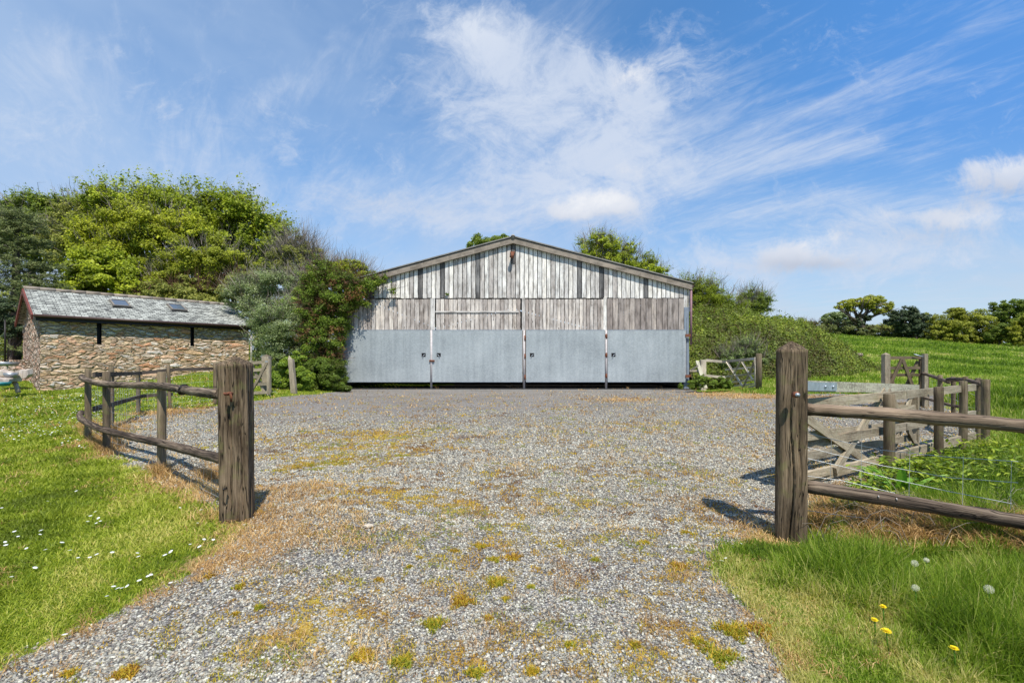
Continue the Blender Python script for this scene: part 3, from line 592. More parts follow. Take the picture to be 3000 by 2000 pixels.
# daisies on the lawn
def discs(P,r,name,mat_,label,cat,nseg=9,parent=None,tilt=.35):
    V=[];F=[];k=0
    for (p,rr) in zip(P,r):
        a0=rs.rand()*6; nx_,ny_=rs.normal(0,tilt,2)*.6
        V.append((p[0],p[1],p[2]+rr*.25))
        for j in range(nseg*2):
            a=a0+math.pi*j/nseg; q=rr*(1 if j%2 else .72); V.append((p[0]+math.cos(a)*q,p[1]+math.sin(a)*q,p[2]+q*(nx_*math.cos(a)+ny_*math.sin(a))))
        for j in range(nseg*2): F.append((k,k+1+j,k+1+(j+1)%(nseg*2)))
        k+=1+nseg*2
    o_=mesh_np(name,np.array(V),np.array(F),M[mat_],parent,{'tint':('FLOAT',rs.rand(len(V)))})
    if label: tag(o_,label,cat,kind='stuff')
    return o_
DP=[(15,1603),(17,1612),(42,1571),(53,1586),(120,1568),(118,1580),(77,1622),(133,1626),(182,1604),(205,1628),(229,1650),(263,1649),(283,1640),(223,1449),(279,1512),(265,1524),(288,1531),(257,1541),(294,1540),(282,1546),(103,1680),(34,1707),(329,1634),(403,1636),(405,1647),(483,1642),(500,1632),(589,1506),(579,1546),(557,1610),(584,1617),(333,1736),(345,1742),(357,1741),(372,1735),(313,1765),(408,1718),(434,1705),(443,1701),(190,1880),(748,1569),(2172,1606),(2272,1712),(2115,1658),(2125,1650),(500,1725),(528,1500),(598,1595),(625,1596),(5,1500),(140,1480),(60,1450)]
P=[];rr=[]
for p in DP:
    x_,y_=G(*p); P.append((x_,y_,gz1(x_,y_)+.035)); rr.append(rs.uniform(.009,.0125))
for i in range(1500):
    y_=math.exp(rs.uniform(math.log(6),math.log(19))); t_=rs.uniform(-1.15,-.5); x_=t_*y_
    if sdist(np.array([x_]),np.array([y_]))[0]>-.15 or vnoise(x_*.6,y_*.6,5)<.42: continue
    P.append((x_,y_,gz1(x_,y_)+.05)); rr.append(.012*max(1,y_/9))
discs(P,rr,'daisies','petal_white','small white daisies dotted across the mown lawn','daisies')
# ================================================================ BARN
S=72.0; BY=18.75
def bx(px): return (px-1500)/S
def bz(py): return CAMZ+(HOR-py)/S
random.seed(11)
barn=thing('barn','large gabled timber barn with grey boards above four galvanised metal doors','barn',(0,BY,0))
PK=(1503,699); EL=(978,840); ER=(2024,834)     # outer roof line
def roofz(px):
    a=(px-PK[0])
    return PK[1]+ (a*(ER[1]-PK[1])/(ER[0]-PK[0]) if a>0 else a*(EL[1]-PK[1])/(EL[0]-PK[0]))
# gable cladding
mb=MB(); md=MB(); px=992.0; i=0
DARK=[(1094,12),(1232,10),(1302,13),(1404,12),(1700,9),(1765,12),(1896,13)]
while px<2020:
    wpx=12.95; x0=bx(px+1.0); x1=bx(px+wpx-1.0); mid=px+wpx/2
    zb=bz(873)+random.uniform(-.012,.012)
    if mid>1998: zb=bz(896+(mid-1998)*.7)
    zt0=bz(roofz(px)+14); zt1=bz(roofz(px+wpx)+14)
    dk=any(abs(mid-d)<6.5 for d,_ in DARK)
    yo=random.uniform(-.008,.008)
    if dk: md=MB()
    y0=BY-.015+yo; y1=BY+.012+yo; q=md if dk else mb
    V=[(x0,y0,zb),(x1,y0,zb),(x1,y0,zt1),(x0,y0,zt0),(x0,y1,zb),(x1,y1,zb),(x1,y1,zt1),(x0,y1,zt0)]
    q._add(V,[(0,1,2,3),(7,6,5,4),(0,4,5,1),(1,5,6,2),(2,6,7,3),(3,7,4,0)],[(v[0],v[1],v[2]) for v in V])
    if dk: md.build('dark_gable_board',M['board_dark'],barn)['label']='blackened board among the pale gable boards'
    px+=wpx
mb.build('gable_boards',M['board'],barn)
# frame behind the boards (purlins and posts) and head beam
mb=MB()
for z in (bz(868),bz(820),bz(770)):
    h=[p for p in range(990,2022,4) if bz(roofz(p)+16)>z+.1]
    mb.abox(bx(h[0]),bx(h[-1]),BY+.03,BY+.11,z-.08,z+.08,'x')
mb.build('cladding_rail',M['board_dark'],barn)
# barge boards and roof
for (a,b,nm) in ((PK,EL,'barge_board'),(PK,ER,'barge_board')):
    mb=MB(); th=16/S
    p0=Vector((bx(a[0]),0,bz(a[1]))); p1=Vector((bx(b[0]),0,bz(b[1])))
    n_=14
    for k in range(n_):
        q0=p0.lerp(p1,k/n_); q1=p0.lerp(p1,(k+1)/n_); j0,j1=(.006*math.sin(k*1.7),.006*math.sin((k+1)*1.7))
        V=[(q0.x,BY-.16,q0.z-th+j0),(q1.x,BY-.16,q1.z-th+j1),(q1.x,BY-.16,q1.z+j1),(q0.x,BY-.16,q0.z+j0)]
        V+=[(v[0],BY-.05,v[2]) for v in V]
        mb._add(V,[(0,1,2,3),(7,6,5,4),(0,4,5,1),(2,6,7,3)]+([(3,7,4,0)] if k==0 else [])+([(1,5,6,2)] if k==n_-1 else []),[(v[2],v[1],v[0]) for v in V],r=.5)
    mb.build(nm,M['barge'],barn)
mb=MB(); DEP=26.0
nw=110
for (a,b) in ((PK,EL),(PK,ER)):
    V=[];F=[]
    for k in range(nw+1):
        t=k/nw
        V.append((bx(a[0])+(bx(b[0])-bx(a[0]))*t*1.004,BY-.20,bz(a[1])+(bz(b[1])-bz(a[1]))*t+.03)); 
    m_=len(V)
    for k in range(m_): V.append((V[k][0],BY+DEP,V[k][2]))
    for k in range(m_): V.append((V[k][0],BY-.20,V[k][2]+.045))
    for k in range(m_): V.append((V[k][0],BY+DEP,V[k][2]+.045))
    for k in range(nw): F+= [(k,k+1,m_+k+1,m_+k),(2*m_+k,3*m_+k,3*m_+k+1,2*m_+k+1),(k,2*m_+k,2*m_+k+1,k+1)]
    F+=[(nw,2*m_+nw,3*m_+nw,m_+nw)]
    mb._add(V,F,V,r=.5)
mb.tube([(bx(PK[0]),BY-.2,bz(PK[1])+.035),(bx(PK[0]),BY+DEP,bz(PK[1])+.035)],.09,8)
mb.build('roof',M['inroof'],barn)
# side and back walls, inner floor
mb=MB()
mb.abox(bx(992)-.02,bx(992)+.04,BY+.15,BY+DEP,-.1,bz(838)-.2); mb.build('side_wall',M['inroof'],barn); mb=MB(); mb.abox(bx(2016)-.04,bx(2016)+.02,BY+.15,BY+DEP,-.1,bz(836)-.2)
mb.build('side_wall',M['inroof'],barn)
mb=MB(); mb.poly([(bx(992),BY+DEP-.1,0),(bx(2016),BY+DEP-.1,0),(bx(2016),BY+DEP-.1,bz(838)-.05),(bx(PK[0]),BY+DEP-.1,bz(PK[1])-.1),(bx(992),BY+DEP-.1,bz(838)-.05)],.06,(0,1,0)); mb.build('back_wall',M['interior'],barn)
mb=MB(); mb.abox(bx(985),bx(2016),BY-.28,BY+DEP-.3,-.12,.035,'x'); mb.build('floor_slab',M['slabc'],barn)
# uprights between the doors
for a,b,zt,ym in ((1262,1275,875,.05),(1529,1538,873,.05),(1767,1776,873,.05)):
    mb=MB(); mb.abox(bx(a),bx(b),BY-.075,BY-.02,bz(970),bz(zt)); mb.build('door_upright',M['board'],barn)
mb=MB(); mb.abox(bx(2003.5),bx(2018),BY-.03,BY+.12,-.1,bz(900)); mb.abox(bx(2011),bx(2013),BY-.05,BY-.03,-.05,bz(930)); mb.build('steel_corner_post',M['bluesteel'],barn)
mb=MB(); mb.tube([(bx(2022),BY-.10,bz(848)),(bx(2022),BY-.10,bz(1010))],.045,8); mb.tube([(bx(2022),BY-.10,bz(850)),(bx(2024),BY+.2,bz(842))],.045,8); mb.build('downpipe',M['mauve'],barn)
mb=MB(); mb.beam((bx(2026),BY-.1,bz(839)),(bx(2026),BY+DEP,bz(839)),.12,.1); mb.build('eaves_gutter',M['gutter'],barn)
# old lamp under the peak
la=MB(); la.abox(bx(1495),bx(1508),BY-.10,BY-.02,bz(744),bz(738),'x'); la.build('lamp_bracket',M['rust'],barn)
lb=MB(); lb.tube([(bx(1502),BY-.12,bz(742)),(bx(1501),BY-.24,bz(750)),(bx(1499),BY-.26,bz(758))],[.05,.07,.09],10); lb.build('gable_lamp',M['rust'],barn)
mb=MB(); mb.abox(bx(1498),bx(1509),BY-.03,BY-.018,bz(772),bz(716)); mb.build('lamp_backing_board',M['board_dark'],barn)
# doors
def door(x0,x1,bx0,bx1,ztop,hole,hand,boards,pitch,mt,label,hinge_px,seams):
    d=MB(); yF=BY-.14
    zt,zb=bz(968),bz(1117)
    # the sheet in four pieces around the finger hole
    hx0,hx1,hz0,hz1=bx(hole-6),bx(hole+6),bz(1045),bz(1034)
    X0,X1=bx(x0),bx(x1)
    d.abox(X0,hx0,yF,yF+.025,zb,zt,'z',.5); d.abox(hx1,X1,yF,yF+.025,zb,zt,'z',.5)
    d.abox(hx0,hx1,yF,yF+.025,zb,hz0,'z',.5); d.abox(hx0,hx1,yF,yF+.025,hz1,zt,'z',.5)
    for s_ in seams: d.abox(bx(s_)-.008,bx(s_)+.008,yF-.004,yF,zb+.01,zt-.01,'z',.5)
    root=d.build('door',M['sheet'],barn); root['label']=label
    e=MB(); e.abox(X0,X1,yF-.006,yF+.03,zb-.022,zb-.001,'x'); e.build('edge_strip',M['galv'],root); e=MB(); e.abox(X0,X1,yF-.006,yF+.03,zt+.001,zt+.018,'x'); e.build('edge_strip',M['galv'],root)
    hb=MB(); hb.abox(hx0-.015,hx1+.015,yF+.026,yF+.04,hz0-.015,hz1+.015); hb.build('latch_recess',M['black'],root)
    hh=MB(); sx=hand; cx=(hx0+hx1)/2
    hh.tube([(cx+sx*.06,yF-.01,hz1-.06),(cx,yF-.02,hz1-.09),(cx-sx*.035,yF-.03,hz0-.02)],.013,6); hh.build('latch_handle',M['galv'],root)
    bd=MB(); p=bx0
    while p<bx1-2:
        wpx=min(pitch*random.uniform(.93,1.07),bx1-p); yo=random.uniform(-.006,.006)
        bd.abox(bx(p+.75),bx(p+wpx-.75),BY-.07+yo,BY-.045+yo,bz(972),bz(ztop)+random.uniform(-.01,.01)); p+=wpx
    bd.build('upper_boards',M[mt],root)
    bk=MB(); bk.abox(bx(bx0),bx(bx1),BY-.04,BY-.02,bz(972),bz(960),'x'); 
    for z in (885,930): bk.abox(bx(bx0),bx(bx1),BY-.042,BY-.015,bz(z)-.05,bz(z)+.05,'x')
    for q in range(3): bk.abox(X0+(X1-X0)*q/2-.03,X0+(X1-X0)*q/2+.03,yF+.04,yF+.08,zb+.02,zt)
    bk.build('door_frame',M['doorbrown'],root)
    for hp,hy in hinge_px:
        h=MB(); h.abox(bx(hp-3),bx(hp+3),yF-.03,yF+.02,bz(hy+5),bz(hy-5)); h.tube([(bx(hp),yF-.035,bz(hy+7)),(bx(hp),yF-.035,bz(hy-7))],.022,8); h.build('hinge',M['rust'],root)
    return root
random.seed(5)
door(1003,1262,1000,1262,877,1243,1,0,12.7,'doorboard','leftmost metal door partly hidden by the climber',[],[1048,1120,1190])
door(1268,1530,1278,1525,877,1287,-1,0,12.4,'doorboard','metal door with a split board panel above it',[],[1345,1417,1490])
door(1541,1770,1538,1768,877,1558,1,0,10.6,'doorboard','third metal door from the left, below narrow grey boards',[(1537,990),(1537,1043),(1537,1104)],[1616,1688])
door(1778,2005,1777,2002,875,1795,1,0,16.3,'doorbrown','rightmost metal door, below wide brown grey boards',[(1774,985),(1774,1040),(1774,1100)],[1854,1925,1997])
for hy in (983,1101):
    h=MB(); h.abox(bx(2004),bx(2019),BY-.17,BY-.13,bz(hy+4),bz(hy-4)); h.build('wall_hinge',M['rust'],barn)
mb=MB(); mb.abox(bx(1277),bx(1520),BY-.105,BY-.072,bz(916),bz(911.5),'x'); mb.build('head_rail',M['board'],barn)
for a,t in ((1265.2,968),(1535,968),(1774,968)):
    mb=MB(); mb.tube([(bx(a),BY-.13,bz(t)),(bx(a),BY-.13,.03)],.045,8); mb.build('centre_pole',M['whitepipe'],barn)
mb=MB(); mb.abox(bx(1260),bx(1275),BY-.20,BY-.15,bz(1059),bz(1054)); mb.tube([(bx(1262),BY-.2,bz(1056)),(bx(1274),BY-.2,bz(1056))],.02,6); mb.build('bolt_latch',M['rust'],barn)
# ================================================================ STONE SHED
P0=np.array([-16.42,15.88]); u_=np.array([.632,.775]); u_/=np.linalg.norm(u_); v_=np.array([-u_[1],u_[0]])
def SP(a,b,z): q=P0+u_*a+v_*b; return (q[0],q[1],z)
LEN=7.0; WID=5.9; ZE=2.80; ZR=3.93
shed=thing('stone_shed','low rubble stone outbuilding with lichened slate roof and two roof windows','stone outbuilding',(P0[0],P0[1],0))
random.seed(3)
def wallgrid(fn,na,nb,name,mt,parent,holes=(),nrm=(0,0,1),amp=.03):
    """a rough stone wall as a displaced grid; fn(i,j)->(point,grain)"""
    V=[];G_=[];F=[]
    for i in range(na+1):
        for j in range(nb+1):
            p,g=fn(i/na,j/nb); d=(fbm(np.array([g[0]*4.5+g[1]*4]),np.array([g[2]*11]),4)[0]-.5)*2*amp
            V.append((p[0]+nrm[0]*d,p[1]+nrm[1]*d,p[2])); G_.append(g)
    for i in range(na):
        for j in range(nb):
            if any(a0<=(i+.5)/na<a1 and b0<=(j+.5)/nb<b1 for a0,a1,b0,b1 in holes): continue
            a=i*(nb+1)+j; F.append((a,a+nb+1,a+nb+2,a+1))
    me=MB(); me.v=V; me.f=F; me.g=G_; me.r=[.5]*len(V); me.sm=[False]*len(F)
    return me.build(name,mt,parent)
inA=.12
H0=-.1
slit=[(1.60,1.74),(4.60,4.74)]
holes=[((a0-inA)/(LEN-2*inA),(a1-inA)/(LEN-2*inA),(1.76-H0)/(ZE-.08-H0),.985) for a0,a1 in slit]
fw=wallgrid(lambda s,t:(SP(inA+s*(LEN-2*inA),inA,H0+t*(ZE-.08-H0)),(inA+s*(LEN-2*inA),0,H0+t*(ZE-.08-H0))),100,42,'front_wall',M['stone'],shed,holes,(-v_[0],-v_[1]))
def gab(s,t):
    b=inA+s*(WID-2*inA); top=ZE-.08+(ZR-ZE)*(1-abs(b-WID/2)/(WID/2)); z=H0+t*(top-H0); return SP(inA,b,z),(b+3.3,0,z)
wallgrid(gab,60,50,'gable_wall',M['stone_gable'],shed,(),(-u_[0],-u_[1]),.05)
def gab2(s,t):
    b=inA+s*(WID-2*inA); top=ZE-.08+(ZR-ZE)*(1-abs(b-WID/2)/(WID/2)); z=H0+t*(top-H0); return SP(LEN-inA,b,z),(b,0,z)
wallgrid(gab2,20,20,'gable_wall',M['stone_gable'],shed)
wallgrid(lambda s,t:(SP(inA+s*(LEN-2*inA),WID-inA,H0+t*(ZE-H0)),(s*LEN,0,t*ZE)),20,12,'back_wall',M['stone'],shed)
for a0,a1 in slit:
    q=MB(); c=SP((a0+a1)/2,inA+.28,(1.7+ZE-.1)/2)
    q.box(c,((u_[0],u_[1],0),(v_[0],v_[1],0),(0,0,1)),(.3,.02,ZE-1.75)); 
    for a in (a0-.01,a1+.01): q.box(SP(a,inA+.14,(1.74+ZE-.1)/2),((u_[0],u_[1],0),(v_[0],v_[1],0),(0,0,1)),(.015,.25,ZE-1.8))
    q.box(SP((a0+a1)/2,inA+.14,1.752),((u_[0],u_[1],0),(v_[0],v_[1],0),(0,0,1)),(.16,.25,.015))
    q.build('slit_window',M['black'],shed)
rf=MB(); SL=math.hypot(WID/2,ZR-ZE)
def roofside(sgn):
    V=[];Gv=[];F=[]; na,nb=70,22
    for i in range(na+1):
        for j in range(nb+1):
            a=-.06+(LEN+.12)*i/na; s=j/nb*1.03; b=WID/2-sgn*(WID/2)*s; z=ZR-(ZR-ZE)*s+random.uniform(-.008,.008)+(.012 if j%2 else 0)
            V.append(SP(a,b,z)); Gv.append((a,s*SL,0))
    for i in range(na):
        for j in range(nb):
            k=i*(nb+1)+j; F.append((k,k+1,k+nb+2,k+nb+1))
    rf._add(V,F,[(g[0],g[1],0) for g in Gv],r=.5)
    n=len(V); V2=[(p[0],p[1],p[2]-.05) for p in V]; rf._add(V2,F,Gv,r=.5)
    # edge faces
    E=[i*(nb+1)+nb for i in range(na+1)]; rf._add([V[e] for e in E]+[V2[e] for e in E],[(k,k+1,na+1+k+1,na+1+k) for k in range(na)],[Gv[e] for e in E]*2,r=.5)
    for e0 in (0,na):
        E=[e0*(nb+1)+j for j in range(nb+1)]; rf._add([V[e] for e in E]+[V2[e] for e in E],[(k,k+1,nb+1+k+1,nb+1+k) for k in range(nb)],[Gv[e] for e in E]*2,r=.5)
roofside(1); roofside(-1)
rf.g=[(g[0],g[1],g[2]*0) for g in rf.g]
roof=rf.build('slate_roof',M['slate'],shed)
q=MB()
for k in range(16): q.tube([SP(-.08+LEN*1.02*k/16+.003,WID/2,ZR+.025),SP(-.08+LEN*1.02*(k+1)/16-.003,WID/2,ZR+.025)],.085+random.uniform(-.006,.006),8)
q.build('ridge_tiles',M['barge'],shed)
for sg in (1,-1):
    q=MB(); q.beam(SP(-.09,WID/2,ZR-.09),SP(-.09,WID/2-sg*WID/2*1.04,ZE-.13),.05,.17,(0,0,1)); q.build('barge_board',M['redpaint'],shed)
q=MB(); q.tube([SP(-.05,-.14,ZE-.075),SP(LEN+.08,-.14,ZE-.105)],.055,10); q.build('gutter',M['gutter'],shed)
q=MB(); q.beam(SP(.0,-.03,ZE-.15),SP(LEN,-.03,ZE-.15),.03,.18); q.build('fascia',M['black'],shed)
q=MB(); q.tube([SP(LEN-.05,.02,ZE-.2),SP(LEN-.05,.02,.45)],.035,8); q.build('downpipe',M['whitepipe'],shed)
nr=Vector((-v_[0]*(ZR-ZE)/SL,-v_[1]*(ZR-ZE)/SL,(WID/2)/SL)).normalized()
for ac in (2.58,4.54):
    U3=Vector((u_[0],u_[1],0)); dn=Vector((-v_[0]*(WID/2)/SL,-v_[1]*(WID/2)/SL,-(ZR-ZE)/SL))
    c=Vector(SP(ac,WID/2,ZR))+dn*(SL*.40)+nr*.045
    q=MB(); w2,h2=.26,.42
    for s_ in(-1,1): q.box(c+U3*s_*w2,(U3,nr,dn),(.055,.09,2*h2+.05))
    for s_ in(-1,1): q.box(c+dn*s_*h2,(dn,nr,U3),(.055,.094,2*w2-.055))
    f=q.build('roof_window',M['winframe'],shed)
    q=MB(); q.box(c+nr*.02,(U3,nr,dn),(2*w2-.05,.02,2*h2-.05)); q.build('pane',M['glass'],f)
    q=MB(); q.box(c+dn*(h2+.06)-nr*.02,(U3,nr,dn),(2*w2+.1,.03,.07)); q.build('flashing',M['lead'],f)
# ================================================================ POSTS, FENCES, GATES
def big_post(name,label,loc,w_,h_,yaw,seed,cap,lean=(0,0),cracks=((.5,0.02),),group=None,amp=.006):
    root=thing(name,label,'gate post',loc,group)
    n=96;ml=70; rs_=np.random.RandomState(seed); V=[];Gc=[];F=[]
    ch=.16
    for k in range(ml+1):
        t=k/ml; z=-.12+(h_+.12-cap)*t
        for i in range(n):
            a=2*math.pi*(i+.5)/n; c,s_=math.cos(a),math.sin(a)
            r=1/((abs(c)**14+abs(s_)**14)**(1/14)); x,y=c*r*w_/2,s_*r*w_/2
            V.append((x,y,z))
    V=np.array(V); ang=np.arctan2(V[:,1],V[:,0]); per=ang/(2*np.pi)*8
    gr=(vnoise(per*5,V[:,2]*.7+per*0,seed)-.5)*2.0+(vnoise(per*12,V[:,2]*1.5,seed+3)-.5)*1.2
    d=gr*amp
    for (a0,wd,dp,wander) in cracks:
        cpos=a0+wander*(vnoise(V[:,2]*2.3,V[:,2]*0,seed+9)-.5); d-=dp*np.exp(-(((ang-cpos+np.pi)%(2*np.pi)-np.pi)/wd)**2)*sst(vnoise(V[:,2]*1.3,V[:,2]*0+5,seed),.15,.4)
    rad=np.hypot(V[:,0],V[:,1]); V[:,0]*=(1+d/rad*1.3);V[:,1]*=(1+d/rad*1.3)
    base=len(V); top=V[-n:].copy()
    rows=[]
    for q,sc in ((.0,.97),(.33,.72),(.66,.40),(1,.03)):
        tt=top.copy(); tt[:,:2]*=sc; tt[:,2]=h_-cap+cap*q+(rs_.rand(n)-.5)*.006; rows.append(tt)
    V=np.concatenate([V]+rows); m=ml+1+4
    V[:,0]+=V[:,2]*lean[0]; V[:,1]+=V[:,2]*lean[1]
    ca,sa=math.cos(yaw),math.sin(yaw); X=V[:,0]*ca-V[:,1]*sa; Y=V[:,0]*sa+V[:,1]*ca
    W_=np.stack([X+loc[0],Y+loc[1],V[:,2]+loc[2]],-1)
    i=np.arange(m-1)[:,None]*n; j=np.arange(n)[None]; j2=(j+1)%n
    F=np.stack([i+j,i+j2,i+n+j2,i+n+j],-1).reshape(-1,4)
    gc=np.stack([V[:,0],V[:,1],V[:,2]],-1)+seed
    mesh_np('shaft',W_,F,M['gatewood'],root,{'gc':('FLOAT_VECTOR',gc),'rnd':('FLOAT',np.full(len(W_),.5))},smooth=False)
    return root
random.seed(21)
zL=gz1(-1.9,3.25); 
lp=(-1.945,3.28,zL)
gpL=big_post('gate_post','thick weathered square gate post with rusty hook, left of the drive',lp,.176,W(0,1043,3.2).z-zL,R(12),5,.055,lean=(-.018,0),cracks=((-1.9,.06,.012,.5),(-1.15,.05,.014,.5),(-.3,.07,.01,.4)),amp=.009)
hk=W(674,1153,3.16)
q=MB(); q.tube([hk+Vector((0,.06,0)),hk+Vector((-.01,-.035,0)),hk+Vector((.0,-.06,.006))],[.011,.011,.009],8); q.tube([hk+Vector((-.02,-.015,-.002)),hk+Vector((.012,-.02,.008)),hk+Vector((.016,-.014,-.02)),hk+Vector((.013,-.006,-.055))],[.009,.01,.009,.006],8); q.build('iron_hook',M['rust'],gpL)
q=MB(); c=W(655,1433,3.125); q.tube([c+Vector((0,.03,0)),c+Vector((0,-.004,0))],.006,8); q.build('bolt_hole',M['black'],gpL)
zR_=gz1(1.94,3.2)-.02
gpR=big_post('gate_post','tall weathered square gate post with cracked face, right of the drive',(1.98,3.28,zR_),.175,W(0,998,3.2).z-zR_,R(-21),17,.062,lean=(.006,0),cracks=((-1.68,.045,.022,.5),(-1.2,.03,.012,.3),(-2.0,.02,.006,.2)),amp=.005)
bo=W(2333,1156,3.12)
q=MB(); q.tube([bo+Vector((0,.03,0)),bo+Vector((0,-.022,0))],.013,10); q.build('bolt',M['galv'],gpR)
q=MB(); q.tube([bo+Vector((0,.02,0)),bo+Vector((0,-.008,0))],.021,12); q.build('washer',M['rust'],gpR)
def post(parent,p,top,dia,mt='postwood',square=False,lean=(0,0),w2=None,name='post'):
    q=MB(); zb=gz1(p[0],p[1])-.08; b=Vector((p[0],p[1],zb)); t=Vector((p[0]+lean[0],p[1]+lean[1],top))
    if square:
        q.beam(b,t-Vector((0,0,.0)),dia,w2 or dia,(.3,1,0),jit=.003)
    else:
        n=7; pts=[b.lerp(t,i/n) for i in range(n+1)]+[t+Vector((0,0,.006))]; q.tube(pts,[dia/2*random.uniform(.96,1.04) for _ in range(n+1)]+[dia/2*.86],14)
    return q.build(name,M[mt],parent)
def rail(parent,pts,dia,mt='railwood',name='rail',sub=6):
    P=[Vector(p) for p in pts]; out=[]
    for i in range(len(P)-1):
        p0=P[max(i-1,0)];p1=P[i];p2=P[i+1];p3=P[min(i+2,len(P)-1)]
        for k in range(sub):
            t=k/sub; out.append(.5*((2*p1)+(p2-p0)*t+(2*p0-5*p1+4*p2-p3)*t*t+(3*p1-p0-3*p2+p3)*t**3)+Vector([random.uniform(-.002,.002) for _ in range(3)]))
    out.append(P[-1]); q=MB(); q.tube(out,[dia/2*random.uniform(.93,1.07) for _ in out],12,wob=.05); return q.build(name,M[mt],parent)
def wires(parent,path,zs,vstep=.3,rad=.0016,ztop=None,name='wire_mesh',sag=.01):
    q=MB()
    for z in zs:
        q.tube([Vector((p[0],p[1],z+gz1(p[0],p[1])))+Vector([random.uniform(-sag,sag) for _ in range(3)]) for p in path],rad,5,cap=False)
    L=0
    for i in range(len(path)-1):
        a=Vector((path[i][0],path[i][1],0));b=Vector((path[i+1][0],path[i+1][1],0));n=max(1,int((b-a).length/vstep))
        for k in range(n):
            c=a.lerp(b,k/n); g_=gz1(c.x,c.y); q.tube([(c.x+random.uniform(-sag,sag),c.y,g_+zs[0]),(c.x,c.y,g_+zs[-1])],rad*.8,4,cap=False)
    return q.build(name,M['wire'],parent)
def dens(P,n=5):
    out=[]
    for i in range(len(P)-1):
        for k in range(n): t=k/n; out.append((P[i][0]*(1-t)+P[i+1][0]*t,P[i][1]*(1-t)+P[i+1][1]*t))
    return out+[P[-1][:2]]
# left round rail fence
f=thing('round_rail_fence','curved fence of dark round rails joined to the left gate post','fence',(-3.73,4.9,gz1(-3.73,4.9)))
for px,s,top,d in ((474,275,1091,.082),(312,225,1089,.082),(258,197,1080,.08)):
    post(f,((px-1500)/s,FPX/s),CAMZ+(HOR-top)/s,d)
def rp(px,py,s): return Vector(((px-1500)/s,FPX/s,CAMZ+(HOR-py)/s))
rail(f,[rp(645,1154,404),rp(560,1145,335),rp(470,1131,281),rp(380,1128,250),rp(300,1124,228),rp(252,1113,206),rp(240,1104,195)],.080)
rail(f,[rp(655,1346,404),rp(560,1320,335),rp(465,1296,281),rp(380,1278,250),rp(290,1254,228),rp(245,1232,208),rp(234,1218,196),rp(238,1208,188)],.080)
q=MB(); c=rp(533,1141,322); 
for k in range(3): q.tube([c+Vector((math.sin(a)*.01+k*.012,-math.cos(a)*.046,math.sin(a)*.046)) for a in [2*math.pi*j/14 for j in range(15)]],.005,6)
q.tube([c+Vector((.05,-.045,.0)),c+Vector((.15,-.05,.015)),c+Vector((.35,-.02,.03))],.003,5); q.build('black_tie',M['black'],f)
wires(f,dens([(-1.95,3.3),(-3.70,4.95),(-5.2,6.0),(-6.3,6.9),(-6.5,7.1)]),[.72,.52,.36,.24,.12,.04],.17,.0014)
# back board fence
f=thing('board_rail_fence','curved fence of thin dark flat rails in front of the stone outbuilding','fence',(-8.4,10.4,gz1(-8.4,10.4)))
for px,s,top,d,ln in ((326,169,1073,.08,(0,0)),(405,130,1075,.08,(0,0)),(499,124,1068,.07,(-.05,0)),(630,115,1064,.085,(0,0))):
    post(f,((px-1500)/s,FPX/s),CAMZ+(HOR-top)/s,d,lean=ln)
def brail(f,a,b,h=.075,t=.035,mt='boardrail',name='rail'):
    q=MB(); q.beam(a,b,t,h,(0,0,1),jit=.002); return q.build(name,M[mt],f)
top_=[(262,1098,198),(326,1096,168),(405,1093,129),(497,1083,123),(632,1079,114)]
lo_=[(262,1199,198),(326,1183,168),(405,1161,129),(500,1155,123)]
for L in (top_,lo_):
    for i in range(len(L)-1): brail(f,rp(*L[i])+Vector((0,.07,0)),rp(*L[i+1])+Vector((0,.07,0)))
wires(f,dens([(-6.4,6.9),(-6.95,8.05),(-8.42,10.45),(-8.06,10.95),(-7.56,11.8)]),[.8,.6,.42,.28,.15,.04],.16,.0018)
# far side garden gate on the left
def field_gate(name,label,A,B,zA,zB,h,rails,braces,mt='palewood',stile=(.07,.06),rh=.075,topmt=None,strap=True,grp=None,toph=None):
    """A hinge end, B free end (x,y); z of the lower edge at each; rails = heights; braces = (along0,h0,along1,h1,side)"""
    g=thing(name,label,'gate',(A[0],A[1],zA))
    A3=Vector((A[0],A[1],zA));B3=Vector((B[0],B[1],zB)); d=(B3-A3); n=Vector((d.y,-d.x,0)).normalized()
    if n.y>0: n=-n
    for P,k in ((A3,0),(B3,1)):
        q=MB(); q.beam(P-Vector((0,0,.02)),P+Vector((0,0,h+.05)),stile[0],stile[1],n,jit=.002); q.build('stile',M[mt],g)
    for i,r_ in enumerate(rails):
        tp=(i==len(rails)-1)
        q=MB(); hh=(toph or rh) if tp else rh; q.beam(A3+Vector((0,0,r_))+n*.002,B3+Vector((0,0,r_)),.032 if not tp else .055,hh,(0,0,1),jit=.002); q.build('top_rail' if tp else 'rail',M[topmt if tp and topmt else mt],g)
    for a0,h0,a1,h1,sd_ in braces:
        q=MB(); q.beam(A3+d*a0+Vector((0,0,h0))+n*.034*sd_,A3+d*a1+Vector((0,0,h1))+n*.034*sd_,.030,.075,n.cross((0,0,1)),jit=.002); q.build('brace',M[mt],g)
    if strap:
        q=MB(); q.beam(A3+Vector((0,0,rails[-1]))+n*.034-d*.01,A3+d*.14+Vector((0,0,rails[-1]))+n*.034,.006,.045,(0,0,1)); q.build('hinge_strap',M['galv'],g)
    return g
s=98; A=((742-1500)/s,FPX/s); B=((797-1500)/s,FPX/s-.2); zg=gz1(*A)+.06
A=((735-1500)/s,FPX/s)
g1=field_gate('garden_gate','small weathered wooden gate between left gate post and the ivy covered hedge',B,A,CAMZ+(HOR-1152)/s,CAMZ+(HOR-1156)/s,.98,[.05,.30,.52,.73,.95],[(0.02,.93,.95,.06,1),(1.0,.9,.3,.05,-1)],rh=.085)
